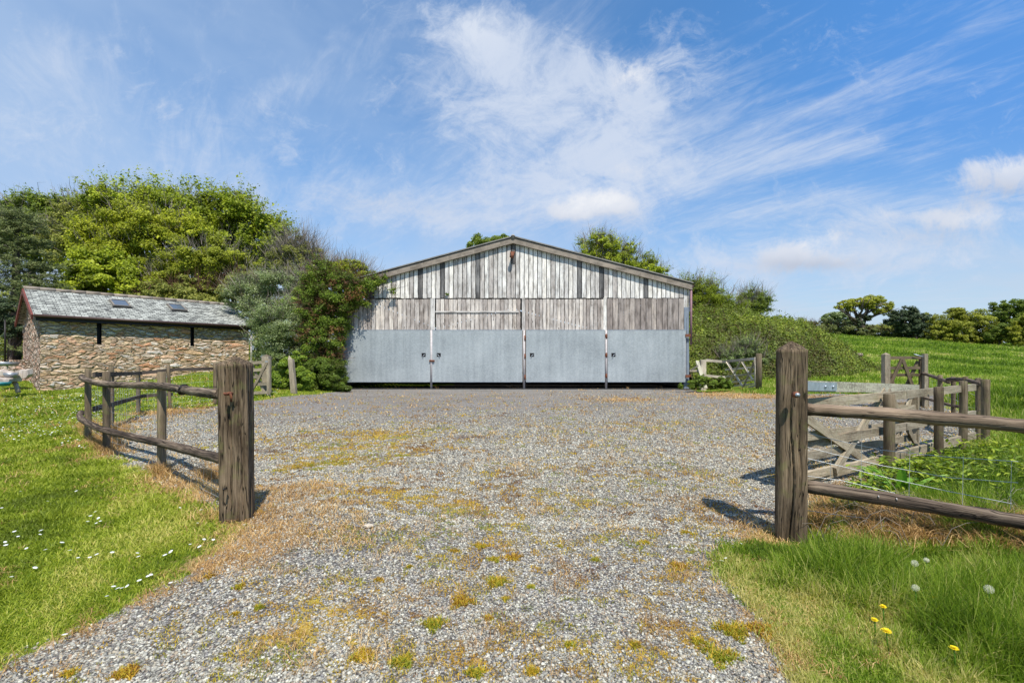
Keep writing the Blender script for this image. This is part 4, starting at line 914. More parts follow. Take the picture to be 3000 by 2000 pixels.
gp=thing('garden_gate_post','pale square post with pointed top behind the small left gate','gate post',((781-1500)/95,FPX/95,gz1((781-1500)/95,FPX/95)))
q=MB(); x0,y0=(781-1500)/95,FPX/95; zt=CAMZ+(HOR-1044)/95; q.beam((x0,y0,gp.location.z-.1),(x0,y0,zt),.2,.2,(0,1,0))
q._add([(x0-.1,y0-.1,zt+.001),(x0+.1,y0-.1,zt+.001),(x0+.1,y0+.1,zt+.001),(x0-.1,y0+.1,zt+.001),(x0,y0,zt+.07)],[(0,1,4),(1,2,4),(2,3,4),(3,0,4)],[(0,0,0)]*5); q.build('shaft',M['palewood'],gp)
x0,y0=(855-1500)/92,FPX/92
lp_=thing('leaning_post','old split post leaning in the ivy left of the barn','post',(x0,y0,gz1(x0,y0)))
q=MB(); q.beam((x0+.08,y0,gz1(x0,y0)-.1),(x0-.03,y0,CAMZ+(HOR-1052)/92),.15,.13,(0,1,0),jit=.015); q._add([(x0-.10,y0-.06,1.22),(x0+.05,y0-.06,1.22),(x0-.08,y0-.02,1.36),(x0-.10,y0+.05,1.22)],[(0,1,2),(1,3,2),(0,2,3)],[(0,0,0)]*4); q.build('shaft',M['palewood'],lp_)
# right round rail fence in the foreground
f=thing('round_rail_fence','foreground fence of two thick round rails running right from the right gate post','fence',(2.6,2.98,gz1(2.6,2.98)))
rail(f,[rp(2362,1199,407),rp(2600,1213,428),rp(2800,1230,460),rp(3000,1248,497),rp(3250,1275,540)],.088,'railpale')
rail(f,[rp(2362,1424,407),rp(2600,1462,428),rp(2800,1496,460),rp(3000,1530,497),rp(3250,1580,540)],.090)
post(f,(3.55,2.42),W(0,1080,2.42).z,.11)
def wpt(px,py,s): return rp(px,py,s)
q=MB()
for pa in ([(2372,1270,403),(2480,1296,415),(2600,1322,425),(2800,1343,455),(3010,1357,490)],[(2372,1312,403),(2500,1345,415),(2600,1368,425),(2800,1404,455),(3010,1420,490)],[(2372,1345,403),(2500,1375,415),(2640,1410,430),(2800,1445,455),(2990,1482,490)],[(2372,1398,403),(2480,1412,415),(2640,1450,430)],[(2372,1500,403),(2480,1516,415),(2560,1525,425)]):
    q.tube([rp(*p)+Vector((0,.05,0)) for p in pa],.0021,5,cap=False)
for px,a,b in ((2541,1285,1440),(2685,1320,1460),(2845,1340,1500),(2450,1290,1420),(2990,1355,1500)):
    s=403+(px-2370)*.135; q.tube([rp(px,a,s)+Vector((0,.05,0)),rp(px-3,b,s)+Vector((0,.05,0))],.0016,4,cap=False)
q.build('wire_mesh',M['wire'],f)
for px,py,s in ((2558,1445,424),(2730,1471,446),(2610,1452,430),(2768,1218,452)):
    q=MB(); c=rp(px,py,s)+Vector((0,-.045,0)); q.tube([c,c+Vector((.002,-.004,-.014))],.0035,6); q.build('staple',M['whitepipe'],f)
# open field gate behind it
def gp3(px,py,s): p=rp(px,py,s); return (p.x,p.y)
A=gp3(2340,1120,312); B=gp3(2683,1135,200)
zA=CAMZ+(HOR-1408)/312; zB=CAMZ+(HOR-1322)/200
hA=(CAMZ+(HOR-1130)/312)-zA; hB=(CAMZ+(HOR-1138)/200)-zB
def field_gate2():
    g=thing('field_gate','open wooden field gate with lichen covered top rail behind the right gate post','gate',(A[0],A[1],zA))
    A3=Vector((A[0],A[1],zA));B3=Vector((B[0],B[1],zB))
    def pt(t,f_): 
        b=A3.lerp(B3,t); return b+Vector((0,0,(hA*(1-t)+hB*t)*f_))
    n=Vector(((B3-A3).y,-(B3-A3).x,0)).normalized(); 
    if n.y>0:n=-n
    for t in (0,1):
        q=MB(); q.beam(pt(t,-.03),pt(t,1.07 if t==0 else 1.03),.085,.07,n,jit=.003); q.build('stile',M['palewood'],g)
    for f_ in (.03,.24,.46,.70):
        q=MB(); q.beam(pt(0,f_),pt(1,f_),.03,.085,(0,0,1),jit=.003); q.build('rail',M['palewood'],g)
    q=MB(); q.beam(pt(0,1.0),pt(1,1.0),.075,.112,(0,0,1),jit=.003); q.build('top_rail',M['lichenwood'],g)
    for t0,f0,t1,f1,sd_ in ((.02,.66,.46,.02,1),(.60,.96,.20,.02,1),(.64,.96,.97,.10,1),(.98,.9,.75,.02,-1)):
        q=MB(); q.beam(pt(t0,f0)+n*.034*sd_,pt(t1,f1)+n*.034*sd_,.03,.085,(B3-A3).normalized(),jit=.003); q.build('brace',M['palewood'],g)
    q=MB(); q.beam(pt(-.01,1.0)+n*.045,pt(.20,1.0)+n*.045,.008,.085,(0,0,1))
    sq=q.build('hinge_strap',M['galv'],g)
    q=MB()
    for t in (.12,.17): q=MB(); c=pt(t,1.0)+n*.05; q.tube([c,c+n*.012],.014,8); q.build('bolt',M['galv'],sq)
field_gate2()
# post and board fence behind
f=thing('post_and_board_fence','fence of thick round posts and pale flat boards beside the open field gate','fence',(4.33,5.3,gz1(4.33,5.3)))
for px,s,top,d in ((2605,255,1155,.112),(2750,225,1134,.10),(2822,200,1117,.096),(2887,185,1112,.11)):
    post(f,((px-1500)/s,FPX/s),CAMZ+(HOR-top)/s,d)
def fl(x,z,o=.09): return Vector((x-o*.5,2.7+.6*x+o,z))
q_=[(2.55,5.0),(4.95,7.15)]
for z,tt in ((.80,.10),(.40,.09),(.06,.10)):
    brail(f,fl(2.6,z),fl(4.95,z),tt,.04,'palewood'); brail(f,fl(4.97,z),fl(7.15,z+.01),tt,.04,'palewood')
# small gate in the middle distance on the right
s=120.0
def mg(px,py,s=120.0): return rp(px,py,s)
pm=mg(2595,1035); ppm=thing('gate_post','square post with small point at the left of the brown gate in the field entrance','gate post',(pm.x,pm.y,gz1(pm.x,pm.y)))
q=MB(); q.beam((pm.x,pm.y,gz1(pm.x,pm.y)-.1),(pm.x,pm.y,pm.z-.03),.13,.12,(0,1,0)); x0,y0,zt=pm.x,pm.y,pm.z-.029
q._add([(x0-.065,y0-.06,zt),(x0+.065,y0-.06,zt),(x0+.065,y0+.06,zt),(x0-.065,y0+.06,zt),(x0,y0,zt+.05)],[(0,1,4),(1,2,4),(2,3,4),(3,0,4)],[(0,0,0)]*5); q.build('shaft',M['palewood'],ppm)
g3=field_gate('wooden_gate','brown braced wooden gate standing in front of the green field',mg(2698,1100)[:2],mg(2598,1100)[:2],0.10,0.10,1.16,[.05,.25,.48,.75,.92,1.17],[(.60,1.13,.97,.45,1),(.57,1.13,.20,.30,1),(.05,1.08,.5,.3,-1),(.99,1.08,.72,.35,-1)],mt='postwood',rh=.07,strap=False)
q=MB(); p=mg(2703,1036); q.beam((p.x,p.y-.06,gz1(p.x,p.y)-.1),(p.x,p.y-.06,p.z),.085,.085,(0,1,0)); q.build('end_post',M['palewood'],g3)
q=MB(); p=mg(2678,1041); q.tube([p+Vector((-.07,-.08,.03)),p+Vector((.1,-.08,-.02)),p+Vector((.2,-.06,-.04))],.012,6); q.build('latch',M['galv'],g3)
f=thing('pole_fence','low fence of thin round poles running from the brown gate to the corner post','fence',(9.4,10.2,gz1(9.4,10.2)))
for px,s_,top,d in ((2716,118,1094,.07),(2754,140,1099,.08),(2793,155,1104,.07),(2828,170,1104,.07),(2866,178,1108,.075)):
    post(f,((px-1500)/s_,FPX/s_),CAMZ+(HOR-top)/s_,d)
rail(f,[rp(2703,1093,120),rp(2745,1106,135),rp(2779,1119,150)],.075); rail(f,[rp(2778,1111,152),rp(2826,1113,168),rp(2876,1124,182)],.08)
rail(f,[rp(2706,1165,120),rp(2780,1185,150),rp(2810,1190,162)],.06)
wires(f,dens([rp(2716,1100,120)[:2],rp(2779,1119,150)[:2],rp(2876,1124,182)[:2]],3),[.7,.5,.3,.1],.35,.002,sag=.03)
# gate beside the barn
s=80.0
def rg(px,py,s=80.0): return rp(px,py,s)
A=rg(2206,1100,80); B=rg(2100,1100,72)
def bgate():
    g=thing('braced_gate','pale sagging wooden gate beside the right side of the barn','gate',(A.x,A.y,rg(0,1140).z))
    def L(px,py): 
        t=(2206-px)/106; s_=80+(72-80)*t; return rp(px,py,s_)
    for a,b,w_ in (((2110,1060),(2212,1050),.10),((2125,1083),(2208,1075),.065),((2125,1103),(2208,1094),.065),((2128,1120),(2208,1112),.06),((2132,1133),(2208,1124),.055),((2175,1136),(2212,1130),.06)):
        q=MB(); q.beam(L(*a),L(*b),.035,w_,(0,0,1),jit=.004); q.build('rail',M['bleached'],g)
    q=MB(); q.beam(L(2212,1050),L(2214,1131),.07,.06,(0,1,0)); q.build('stile',M['bleached'],g)
    for a,b in (((2127,1060),(2176,1135)),((2167,1060),(2130,1132)),((2172,1060),(2203,1113)),((2208,1060),(2176,1134))):
        q=MB(); q.beam(L(*a)+Vector((0,-.05,0)),L(*b)+Vector((0,-.05,0)),.03,.075,(1,0,0),jit=.004); q.build('brace',M['bleached'],g)
    q=MB(); q.beam(L(2196,1051)+Vector((0,-.05,0)),L(2217,1051)+Vector((0,-.05,0)),.01,.05,(0,0,1)); q.build('hinge_strap',M['galv'],g)
bgate()
p=rg(2223,1035,82); g=thing('gate_post','grey round topped post at the right end of the gate beside the barn','gate post',(p.x,p.y,gz1(p.x,p.y)))
q=MB(); q.tube([(p.x,p.y,gz1(p.x,p.y)-.1),(p.x,p.y,p.z-.03),(p.x,p.y,p.z)],[.1,.1,.075],12); q.build('shaft',M['postwood'],g)
p=rp(2059,1053,74); g=thing('rail_fence','short broken rail fence between the barn corner and the pale gate','fence',(p.x,p.y,gz1(p.x,p.y)))
q=MB(); q.beam((p.x,p.y,gz1(p.x,p.y)-.1),p,.2,.15,(0,1,0),jit=.01); q.build('post',M['bleached'],g)
for a,b,w_ in (((2068,1055),(2128,1060),.10),((2066,1100),(2125,1105),.09),((2020,1086),(2065,1086),.08),((2022,1118),(2062,1115),.08)):
    q=MB(); q.beam(rp(*a,73.5),rp(*b,73),.05,w_,(0,0,1),jit=.006); q.build('rail',M['bleached'],g)
p0=rp(2042,1058,76); p1=rp(2066,1138,80)
g=thing('broken_board','splintered pale board leaning in the weeds near the barn corner','board',(p1.x,p1.y,gz1(p1.x,p1.y)))
q=MB(); q.beam(p1,p0,.05,.13,(1,0,0),jit=.015); q.build('plank',M['lichenwood'],g); 
q=MB(); q.beam(rp(2024,1084,76),rp(2046,1070,77),.03,.05,(0,0,1),jit=.01); q.build('splinter',M['bleached'],g)
# rubble at the foot of the mound
random.seed(8)
for k,(px,py,s_,r,lab) in enumerate(((2480,1050,62,.34,'flat pale pink stone slab lying on the bramble mound end'),(2505,1040,60,.42,'long sloping pink boulder at the top of the rubble pile'),(2468,1072,64,.30,'white topped stone in the middle of the rubble pile'),(2450,1075,66,.22,'small rounded white stone left of the middle rubble'),(2450,1090,66,.28,'brown stone half buried in grass below the mound'),(2420,1062,64,.2,'small tan stone among brambles at the left of the rubble'))):
    p=rp(px,py,s_); r*=.55; V=[];F=[]
    import bmesh
    bm=bmesh.new(); bmesh.ops.create_icosphere(bm,subdivisions=2,radius=1)
    q=MB(); vs=[]
    for v in bm.verts:
        d=1+(fbm(np.array([v.co.x*1.6+k*7]),np.array([v.co.y*1.6+v.co.z]),k)[0]-.5)*.9; vs.append((p.x+v.co.x*r*1.5*d,p.y+v.co.y*r*d,p.z+v.co.z*r*.55*d))
    q._add(vs,[tuple(x.index for x in f_.verts) for f_ in bm.faces],vs); bm.free()
    tag(q.build('stone',M['rock'],None),lab,'stone','rubble at the foot of the bramble mound')
# ================================================================ left corner: driftwood bench, tub, low wall
zb=gz1(-15,14)
def lw(px,py,s=96): return rp(px,py,s)
g=thing('driftwood_bench','rough pale driftwood slab bench at the corner of the stone outbuilding','bench',(-15.0,14.1,zb))
q=MB(); pts=[(-20,1086),(0,1083),(22,1088),(40,1092),(55,1084),(88,1082),(90,1096),(84,1104),(60,1110),(44,1108),(20,1098),(-20,1098)]
q.poly([lw(a,b,97) for a,b in pts],.16,(0,1,.2)); q.build('back_slab',M['driftwood'],g)
q=MB(); q.poly([lw(a,b,101) for a,b in [(-25,1104),(0,1106),(30,1112),(47,1109),(45,1117),(20,1120),(-25,1116)]],.35,(0,1,0)); q.build('seat',M['driftwood'],g)
q=MB(); q.tube([lw(41,1116,100),lw(48,1130,100),lw(54,1150,100)],[.06,.055,.06],10); q.build('leg',M['driftwood'],g)
q=MB(); q.tube([lw(-12,1116,100),lw(-14,1150,100)],[.06,.06],10); q.build('leg',M['driftwood'],g)
q=MB(); q.tube([lw(32,1106,99),lw(32,1100,99),lw(32,1092,99)],[.10,.15,.165],16); tag(q.build('metal_bowl',M['tin'],None),'small grey metal bowl standing on the driftwood bench','bowl')
q=MB(); q.tube([lw(5,1130,103),lw(5,1124,103),lw(5,1119,103)],[.15,.19,.2],16); tag(q.build('plastic_tub',M['teal'],None),'teal plastic tub under the driftwood bench','tub')
q=MB(); q.tube([lw(15,1072,84),lw(15,1060,84)],[.3,.38],18); tag(q.build('metal_trough',M['tin'],None),'round grey metal planter behind the driftwood bench','planter')
q=MB(); random.seed(4)
wl=thing('low_stone_wall','low dark stone retaining wall left of the stone outbuilding','wall',(-19.5,17.6,.2))
wallgrid(lambda s_,t:((-28+s_*9.6,17.2+s_*.8,-.1+t*1.3),(s_*9,0,t*1.3)),60,14,'wall_face',M['stone_gable'],wl,(),(0,-1),.06)
q.abox(-28,-18.4,18.1,22,.2,1.18,'x'); q.build('wall_top',M['rock'],wl)
q=MB(); p=rp(15,975,76); q.tube([(p.x,p.y,1.1),(p.x,p.y,p.z+.5)],.03,6); tag(q.build('thin_metal_stake',M['black'],None),'thin black stake standing on the low wall before the conifer','stake')
q=MB(); q.abox(bx(1000),bx(1900),BY-.95,BY-.3,-.03,.012,'x'); tag(q.build('concrete_apron',M['concrete'],None),kind='structure')
# ================================================================ VEGETATION
rv=np.random.RandomState(77)
def foliage(name,parent,lobes,n,leaf,mt,seed=0,clump=.30,up=.35,flat=.65,fill=.25,spike=0.0,droop=0.0,tintlo=0.0,tinthi=1.0,aspect=.62):
    rv=np.random.RandomState(seed+100)
    if n>3000: n=int(n*3.2); leaf*=.54
    A_=np.array([(l[3]*l[5]+l[3]*l[4]+l[4]*l[5]) for l in lobes]); A_=A_/A_.sum()
    C=[];Nn=[];T=[]
    for l,a in zip(lobes,A_):
        m=int(n*a); c=np.array(l[:3]);r=np.array(l[3:6]); rm=float((r[0]*r[2])**.5)
        rc=min(clump*rm,clump*2.6); K=int(max(5,1.5*4*3.14*rm*rm/(3.14*rc*rc)*.55)); K=min(K,max(5,m//12))
        d=rv.normal(size=(K,3)); d/=np.linalg.norm(d,axis=1)[:,None]
        rad=np.where(rv.rand(K)<fill,rv.uniform(.3,.8,K),rv.uniform(.82,1.06,K)); cc=c+d*r*rad[:,None]*(1-.35*rc/rm)
        ct=rv.normal(0,.15,K); sizes=rc*rv.uniform(.65,1.3,K)
        w_=sizes**2;w_/=w_.sum(); k=rv.choice(K,m,p=w_)
        g=rv.normal(size=(m,3)); g/=np.linalg.norm(g,axis=1)[:,None]; q=rv.rand(m)**(1/2.4)
        off=g*(q*sizes[k])[:,None]; off[:,2]*=flat
        if spike>0:
            sp=rv.rand(m)<.25; out=d[k]*np.array([1,1,1.4]); off[sp]+=out[sp]*(rv.rand(sp.sum())*spike)[:,None]
        p=cc[k]+off; p[:,2]-=droop*np.hypot(off[:,0],off[:,1])
        nn=g*.5+d[k]*.4+rv.normal(0,.62,(m,3)); nn[:,2]+=up+.25; nn[:,1]-=.3
        C.append(p);Nn.append(nn);T.append(np.clip(.48+ct[k]+rv.normal(0,.24,m),0,1))
    C=np.concatenate(C);Nn=np.concatenate(Nn);T=np.concatenate(T)*(tinthi-tintlo)+tintlo; m=len(C)
    Nn/=np.linalg.norm(Nn,axis=1)[:,None]; a=rv.normal(size=(m,3)); t1=np.cross(Nn,a); t1/=np.linalg.norm(t1,axis=1)[:,None]; t2=np.cross(Nn,t1)
    s_=leaf*np.exp(rv.normal(0,.3,m))[:,None]
    gz_=gz(C[:,0],C[:,1]); low=C[:,2]<gz_+.02; C[low,2]=gz_[low]+rv.rand(low.sum())*.2
    V=np.stack([C-t1*s_*.5,C+t2*s_*.5*aspect-Nn*s_*.06,C+t1*s_*.5,C-t2*s_*.5*aspect-Nn*s_*.06],1).reshape(-1,3)
    return mesh_np(name,V,np.arange(m*4).reshape(-1,4),M[mt],parent,{'tint':('FLOAT',np.repeat(T,4))})
def twigs(name,parent,lobes,n,L,mt='twig',seed=0,wid=.02,up=.8,inner=.5):
    rv=np.random.RandomState(seed+500); P=[];D=[]
    A_=np.array([l[3]*l[5] for l in lobes]);A_=A_/A_.sum()
    for l,a in zip(lobes,A_):
        m=max(3,int(n*a)); d=rv.normal(size=(m,3)); d[:,2]=np.abs(d[:,2])*.9+.05; d/=np.linalg.norm(d,axis=1)[:,None]
        P.append(np.array(l[:3])+d*np.array(l[3:6])*rv.uniform(inner,.98,(m,1))); D.append(d)
    P=np.concatenate(P);D=np.concatenate(D); m=len(P); dr=D*.8+rv.normal(0,.30,(m,3)); dr[:,2]+=up; dr/=np.linalg.norm(dr,axis=1)[:,None]
    ln=L*rv.uniform(.5,1.25,m)[:,None]; sd_=np.cross(dr,rv.normal(size=(m,3))); sd_/=np.linalg.norm(sd_,axis=1)[:,None]; w_=wid*rv.uniform(.6,1.3,(m,1))
    bend=rv.normal(0,.12,(m,3))*ln; mid=P+dr*ln*.5+bend; end=P+dr*ln
    V=np.stack([P-sd_*w_,P+sd_*w_,mid+sd_*w_*.6,mid-sd_*w_*.6,end+sd_*w_*.15,end-sd_*w_*.15],1).reshape(-1,3)
    i=np.arange(m)[:,None]*6; F=np.concatenate([i+np.array([0,1,2,3]),i+np.array([3,2,4,5])],0)
    return mesh_np(name,V,F,M[mt],parent)
def limbs(q,base,targets,r0,rng,split=.45,kink=.12):
    base=Vector(base); cen=Vector((0,0,0))
    for t in targets: cen+=Vector(t)
    cen/=len(targets); fork=base.lerp(cen,split)
    n=6; P=[base.lerp(fork,i/n)+Vector((rng.uniform(-1,1),rng.uniform(-1,1),0))*r0*(.5 if 0<i<n else 0) for i in range(n+1)]
    q.tube(P,[r0*(1.35 if i==0 else 1-.35*i/n) for i in range(n+1)],9,wob=.08)
    for t in targets:
        t=Vector(t); L=(t-fork).length; m=5; a=[fork+(t-fork)*(i/m)+Vector([rng.uniform(-1,1)*kink*L*(.5 if 0<i<m else 0) for _ in range(3)])+Vector((0,0,L*.08*math.sin(math.pi*i/m))) for i in range(m+1)]
        q.tube(a,[r0*.5*(1-.8*i/m) for i in range(m+1)],6,wob=.08)
        for _ in range(2):
            k=rng.randint(2,4); e=a[k]+Vector([rng.uniform(-1,1)*L*.3,rng.uniform(-1,1)*L*.3,rng.uniform(-.1,.2)*L]); q.tube([a[k],a[k].lerp(e,.5)+Vector((0,0,.06*L)),e],[r0*.24,r0*.15,r0*.05],5)
def LP(Y,L,depth=.9):
    """crown lobes given where they are seen, Y metres away; extra fifth number shifts a lobe in depth (m)"""
    out=[]
    for l in L:
        y=Y+(l[4] if len(l)>4 else 0); k=y/FPX; c=W(l[0],l[1],y); out.append((c.x,c.y,c.z,l[2]*k,max(l[2],l[3])*k*depth,l[3]*k))
    return out
def tree(name,label,cat,Y,L,n,leaf,mt,seed,base=None,r0=.2,group=None,trunk=True,twig=None,tg=6,part='crown',depth=.9,**kw):
    lob=LP(Y,L,depth); bx_,by_=(base[0]-1500)/FPX*Y if base else np.mean([l[0] for l in lob]),Y
    zb=gz1(bx_,by_); root=thing(name,label,cat,(bx_,by_,zb),group)
    rng=random.Random(seed)
    if trunk:
        q=MB(); big=sorted(lob,key=lambda l:-l[3])[:tg]; limbs(q,(bx_,by_,zb-.1),[(l[0],l[1],l[2]) for l in big],r0,rng); q.build('trunk',M['bark'],root)
    foliage(part,root,lob,n,leaf,mt,seed,**kw)
    if twig: twigs('twigs',root,lob,twig[0],twig[1],twig[3] if len(twig)>3 else 'twig',seed,twig[2])
    return root
WG='trees of the wood behind the stone outbuilding'
tree('broadleaf_tree','dark green broadleaf tree at the far left end of the wood','tree',37,[(60,650,75,66),(120,618,70,48),(20,690,70,76),(170,630,55,50),(100,700,90,80),(45,606,32,22),(200,602,40,26)],15000,.30,'leaf_green',1,base=(80,1000),r0=.3,group=WG,spike=.5,twig=(500,1.2,.02))
tree('broadleaf_tree','olive budding tree with bare twigs showing, behind the left of the wood','tree',36,[(250,640,80,62),(320,620,70,50),(230,720,90,80),(330,700,80,80),(190,690,60,60),(295,585,36,22)],15000,.26,'leaf_olive',2,base=(260,1000),r0=.28,group=WG,spike=.5,twig=(900,1.3,.016))
tree('broadleaf_tree','tall bright green tree with spiky top in the middle of the wood','tree',35,[(300,590,55,38),(380,605,70,50),(440,598,60,40),(300,560,22,18),(430,566,24,16),(510,610,60,45),(560,618,50,42),(500,582,40,20)],15000,.28,'leaf_bright',3,base=(420,1000),r0=.3,group=WG,spike=1.3,twig=(500,1.1,.013))
tree('oak_tree','wide yellow green oak in the centre of the wood','tree',31,[(380,670,100,75),(480,660,90,65),(320,740,90,75),(430,740,110,80),(540,700,80,70),(270,690,60,60)],22000,.24,'leaf_yellow',4,base=(400,1000),r0=.3,group=WG,twig=(700,1.0,.015),spike=.4)
tree('sycamore_tree','tall green sycamore at the right end of the wood','tree',33,[(640,620,85,58),(725,635,70,58),(785,690,52,62),(600,620,50,45),(795,750,40,60),(700,730,90,75),(640,690,80,70),(590,605,40,30),(770,780,50,55),(822,660,16,22),(690,590,50,34),(805,720,32,40)],22000,.30,'leaf_bright',5,base=(690,1000),r0=.3,group=WG,spike=1.1,tinthi=.8,twig=(700,1.1,.014))
tree('oak_tree','low spreading olive yellow oak in front of the sycamore','tree',27.5,[(620,760,95,55),(700,790,60,45),(560,790,90,55),(660,830,80,40),(480,820,80,50)],20000,.20,'leaf_yellow',6,base=(600,1000),r0=.22,group=WG,tinthi=.75,twig=(700,.9,.012),spike=.3)
tree('broadleaf_tree','vivid green leafy tree just above the outbuilding roof','tree',26,[(340,810,80,55),(270,830,60,45),(400,850,70,40),(300,770,50,40),(230,800,50,60)],14000,.24,'leaf_bright',7,base=(330,1000),r0=.2,group=WG,spike=.3)
tree('broadleaf_tree','small dull green tree behind the middle of the outbuilding roof','tree',25.5,[(500,870,80,50),(600,870,70,45),(440,890,60,40),(700,850,60,60),(560,850,60,40)],12000,.20,'leaf_olive',8,base=(520,1000),r0=.16,group=WG,twig=(600,.8,.012,'browntwig'))
# conifer
def conifer():
    rr=random.Random(9); Y=22; root=thing('conifer','blue green drooping conifer at the left edge behind the outbuilding','tree',((40-1500)/FPX*Y,Y,gz1(-23,22)))
    x0,y0=root.location.x,root.location.y; q=MB(); q.tube([(x0,y0,.2),(x0+.1,y0,4.5),(x0+.15,y0,8)],[.28,.18,.05],9); q.build('trunk',M['bark'],root)
    lob=[]
    for k in range(230):
        z=.9+7.4*rr.random()**.85; R_=max(.5,3.5*(1-(z-1.0)/8.8)); a=rr.uniform(0,6.28); r=R_*rr.uniform(.35,1); lob.append((x0+math.cos(a)*r,y0+math.sin(a)*r,z-.10*r,.75,.75,.14))
    foliage('crown',root,lob,34000,.16,'leaf_conifer',9,clump=.35,up=.5,flat=.5,droop=.45,aspect=.22)
    twigs('twigs',root,lob,900,.6,'twig',9,.008,up=-.2,inner=.6)
conifer()
foliage_b=tree('broadleaf_tree','dark leaved bush between the conifer and the low stone wall','bush',20.5,[(10,930,60,50),(60,960,40,40),(110,900,40,40)],5000,.14,'leaf_dark',10,base=(20,1000),trunk=True,r0=.08)
# shrubs between outbuilding and barn
SG='scrub between the outbuilding and the barn'
tree('willow_tree','twiggy half bare tree rising right of the sycamore','tree',29,[(870,735,50,45),(910,760,45,40),(840,780,50,60),(900,800,60,40),(950,790,40,25)],15000,.17,'leaf_olive',11,base=(880,1000),r0=.14,group=SG,twig=(1300,1.4,.013))
tree('willow_tree','pale green rounded tree behind the top of the climber','tree',27,[(1030,790,50,32),(1060,810,45,30),(990,800,50,40),(940,830,60,40)],7000,.17,'leaf_yellow',12,base=(1010,1000),r0=.12,group=SG,twig=(700,.9,.012),tinthi=.8)
tree('willow_shrub','silver grey leaved shrub beside the outbuilding roof end','shrub',22,[(740,860,55,55),(700,870,40,45),(790,830,50,40),(760,910,50,50),(840,850,55,50),(880,830,40,45)],16000,.12,'leaf_grey',13,base=(750,1000),r0=.08,group=SG,spike=.35,twig=(900,.8,.01),aspect=.35)
tree('willow_shrub','grey green willow shrub above the small garden gate','shrub',18.5,[(810,960,60,75),(770,1010,45,60),(850,940,50,60),(830,1040,50,55),(880,1000,50,60),(760,940,30,40)],17000,.10,'leaf_grey',14,base=(810,1080),r0=.07,group=SG,spike=.3,twig=(500,.6,.008),tinthi=.9,aspect=.38)
tree('hedge_shrub','green mixed shrub between the grey willow and the climber','shrub',20,[(880,900,50,50),(850,900,40,40),(910,860,50,45),(940,930,50,70),(900,960,40,50)],12000,.12,'leaf_ivy',15,base=(890,1080),r0=.07,group=SG,twig=(500,.6,.01))
tree('ivy_bush','bright yellow green ivy bush around the leaning post','bush',15.6,[(850,1075,38,30),(870,1050,25,20),(830,1110,40,30),(880,1110,35,35),(790,1120,22,22)],12000,.075,'leaf_ivy',16,base=(850,1130),trunk=False,part='leaves',tintlo=.35,group='ivy and low bushes left of the barn')
tree('ivy_bush','dark green low bush at the foot of the climber','bush',16.6,[(920,1110,45,40),(970,1100,45,45),(990,1135,35,20),(940,1075,40,30),(1000,1140,30,12),(900,1135,40,18)],14000,.08,'leaf_ivy',17,base=(940,1150),trunk=False,part='leaves',tinthi=.5,group='ivy and low bushes left of the barn')
# climber over the barn corner
root=thing('climbing_plant','dense leafy climber with reddish stems swallowing the left barn corner','climbing plant',(bx(940),BY-1,gz1(bx(940),BY-1)))
L1=LP(18.0,[(945,800,46,40),(920,850,38,50),(960,850,52,60),(938,920,46,60),(975,920,45,60),(925,990,38,60),(962,1000,42,60),(975,1060,32,50),(925,1060,38,50),(912,900,30,60),(1000,830,40,35)],.7)
foliage('leaves',root,L1,34000,.085,'leaf_ivy',18,clump=.30,spike=.25,tinthi=.85)
L2=LP(18.4,[(1040,835,42,30),(1075,830,40,26),(1030,880,36,26),(1060,880,30,20),(1105,822,24,14),(1020,920,26,22),(1010,960,20,25),(1125,812,14,9),(1150,850,12,10)],.30)
foliage('trailing_leaves',root,L2,5200,.085,'leaf_ivy',19,clump=.42,fill=.5,spike=.2)
twigs('stems',root,L1+L2,2300,.5,'browntwig',20,.008,up=-.1,inner=.85)
foliage('dead_leaves',root,LP(17.75,[(935,960,35,50),(960,1040,30,40),(900,980,30,45),(1030,860,40,30),(990,830,30,25),(985,1000,20,60),(960,890,30,40)],.8),2900,.06,'leaf_red',21,clump=.4)
root=thing('weed_sprig','small green sprig growing from the boards under the gable','plant',(bx(1312),BY-.1,bz(866)))
foliage('leaves',root,[(bx(1312),BY-.1,bz(862),.10,.06,.07),(bx(1178),BY-.1,bz(856),.10,.06,.06)][:1],90,.07,'leaf_ivy',22)
# trees seen over the barn roof
tree('broadleaf_tree','dense green tree top just left of the barn ridge','tree',50,[(1430,715,50,34),(1395,730,30,28),(1470,712,36,26),(1500,720,34,20),(1550,728,30,14)],6500,.28,'leaf_green',23,base=(1450,1000),r0=.3,group='trees behind the barn')
tree('broadleaf_tree','spring green tree top right of the barn ridge','tree',38,[(1740,715,44,32),(1790,735,50,36),(1720,760,46,36),(1850,765,50,34),(1900,785,40,28),(1800,780,60,40),(1930,800,30,22),(1770,700,26,16),(1845,725,20,14)],15000,.20,'leaf_bright',24,base=(1800,1000),r0=.22,group='trees behind the barn',spike=.5,twig=(1200,1.0,.014))
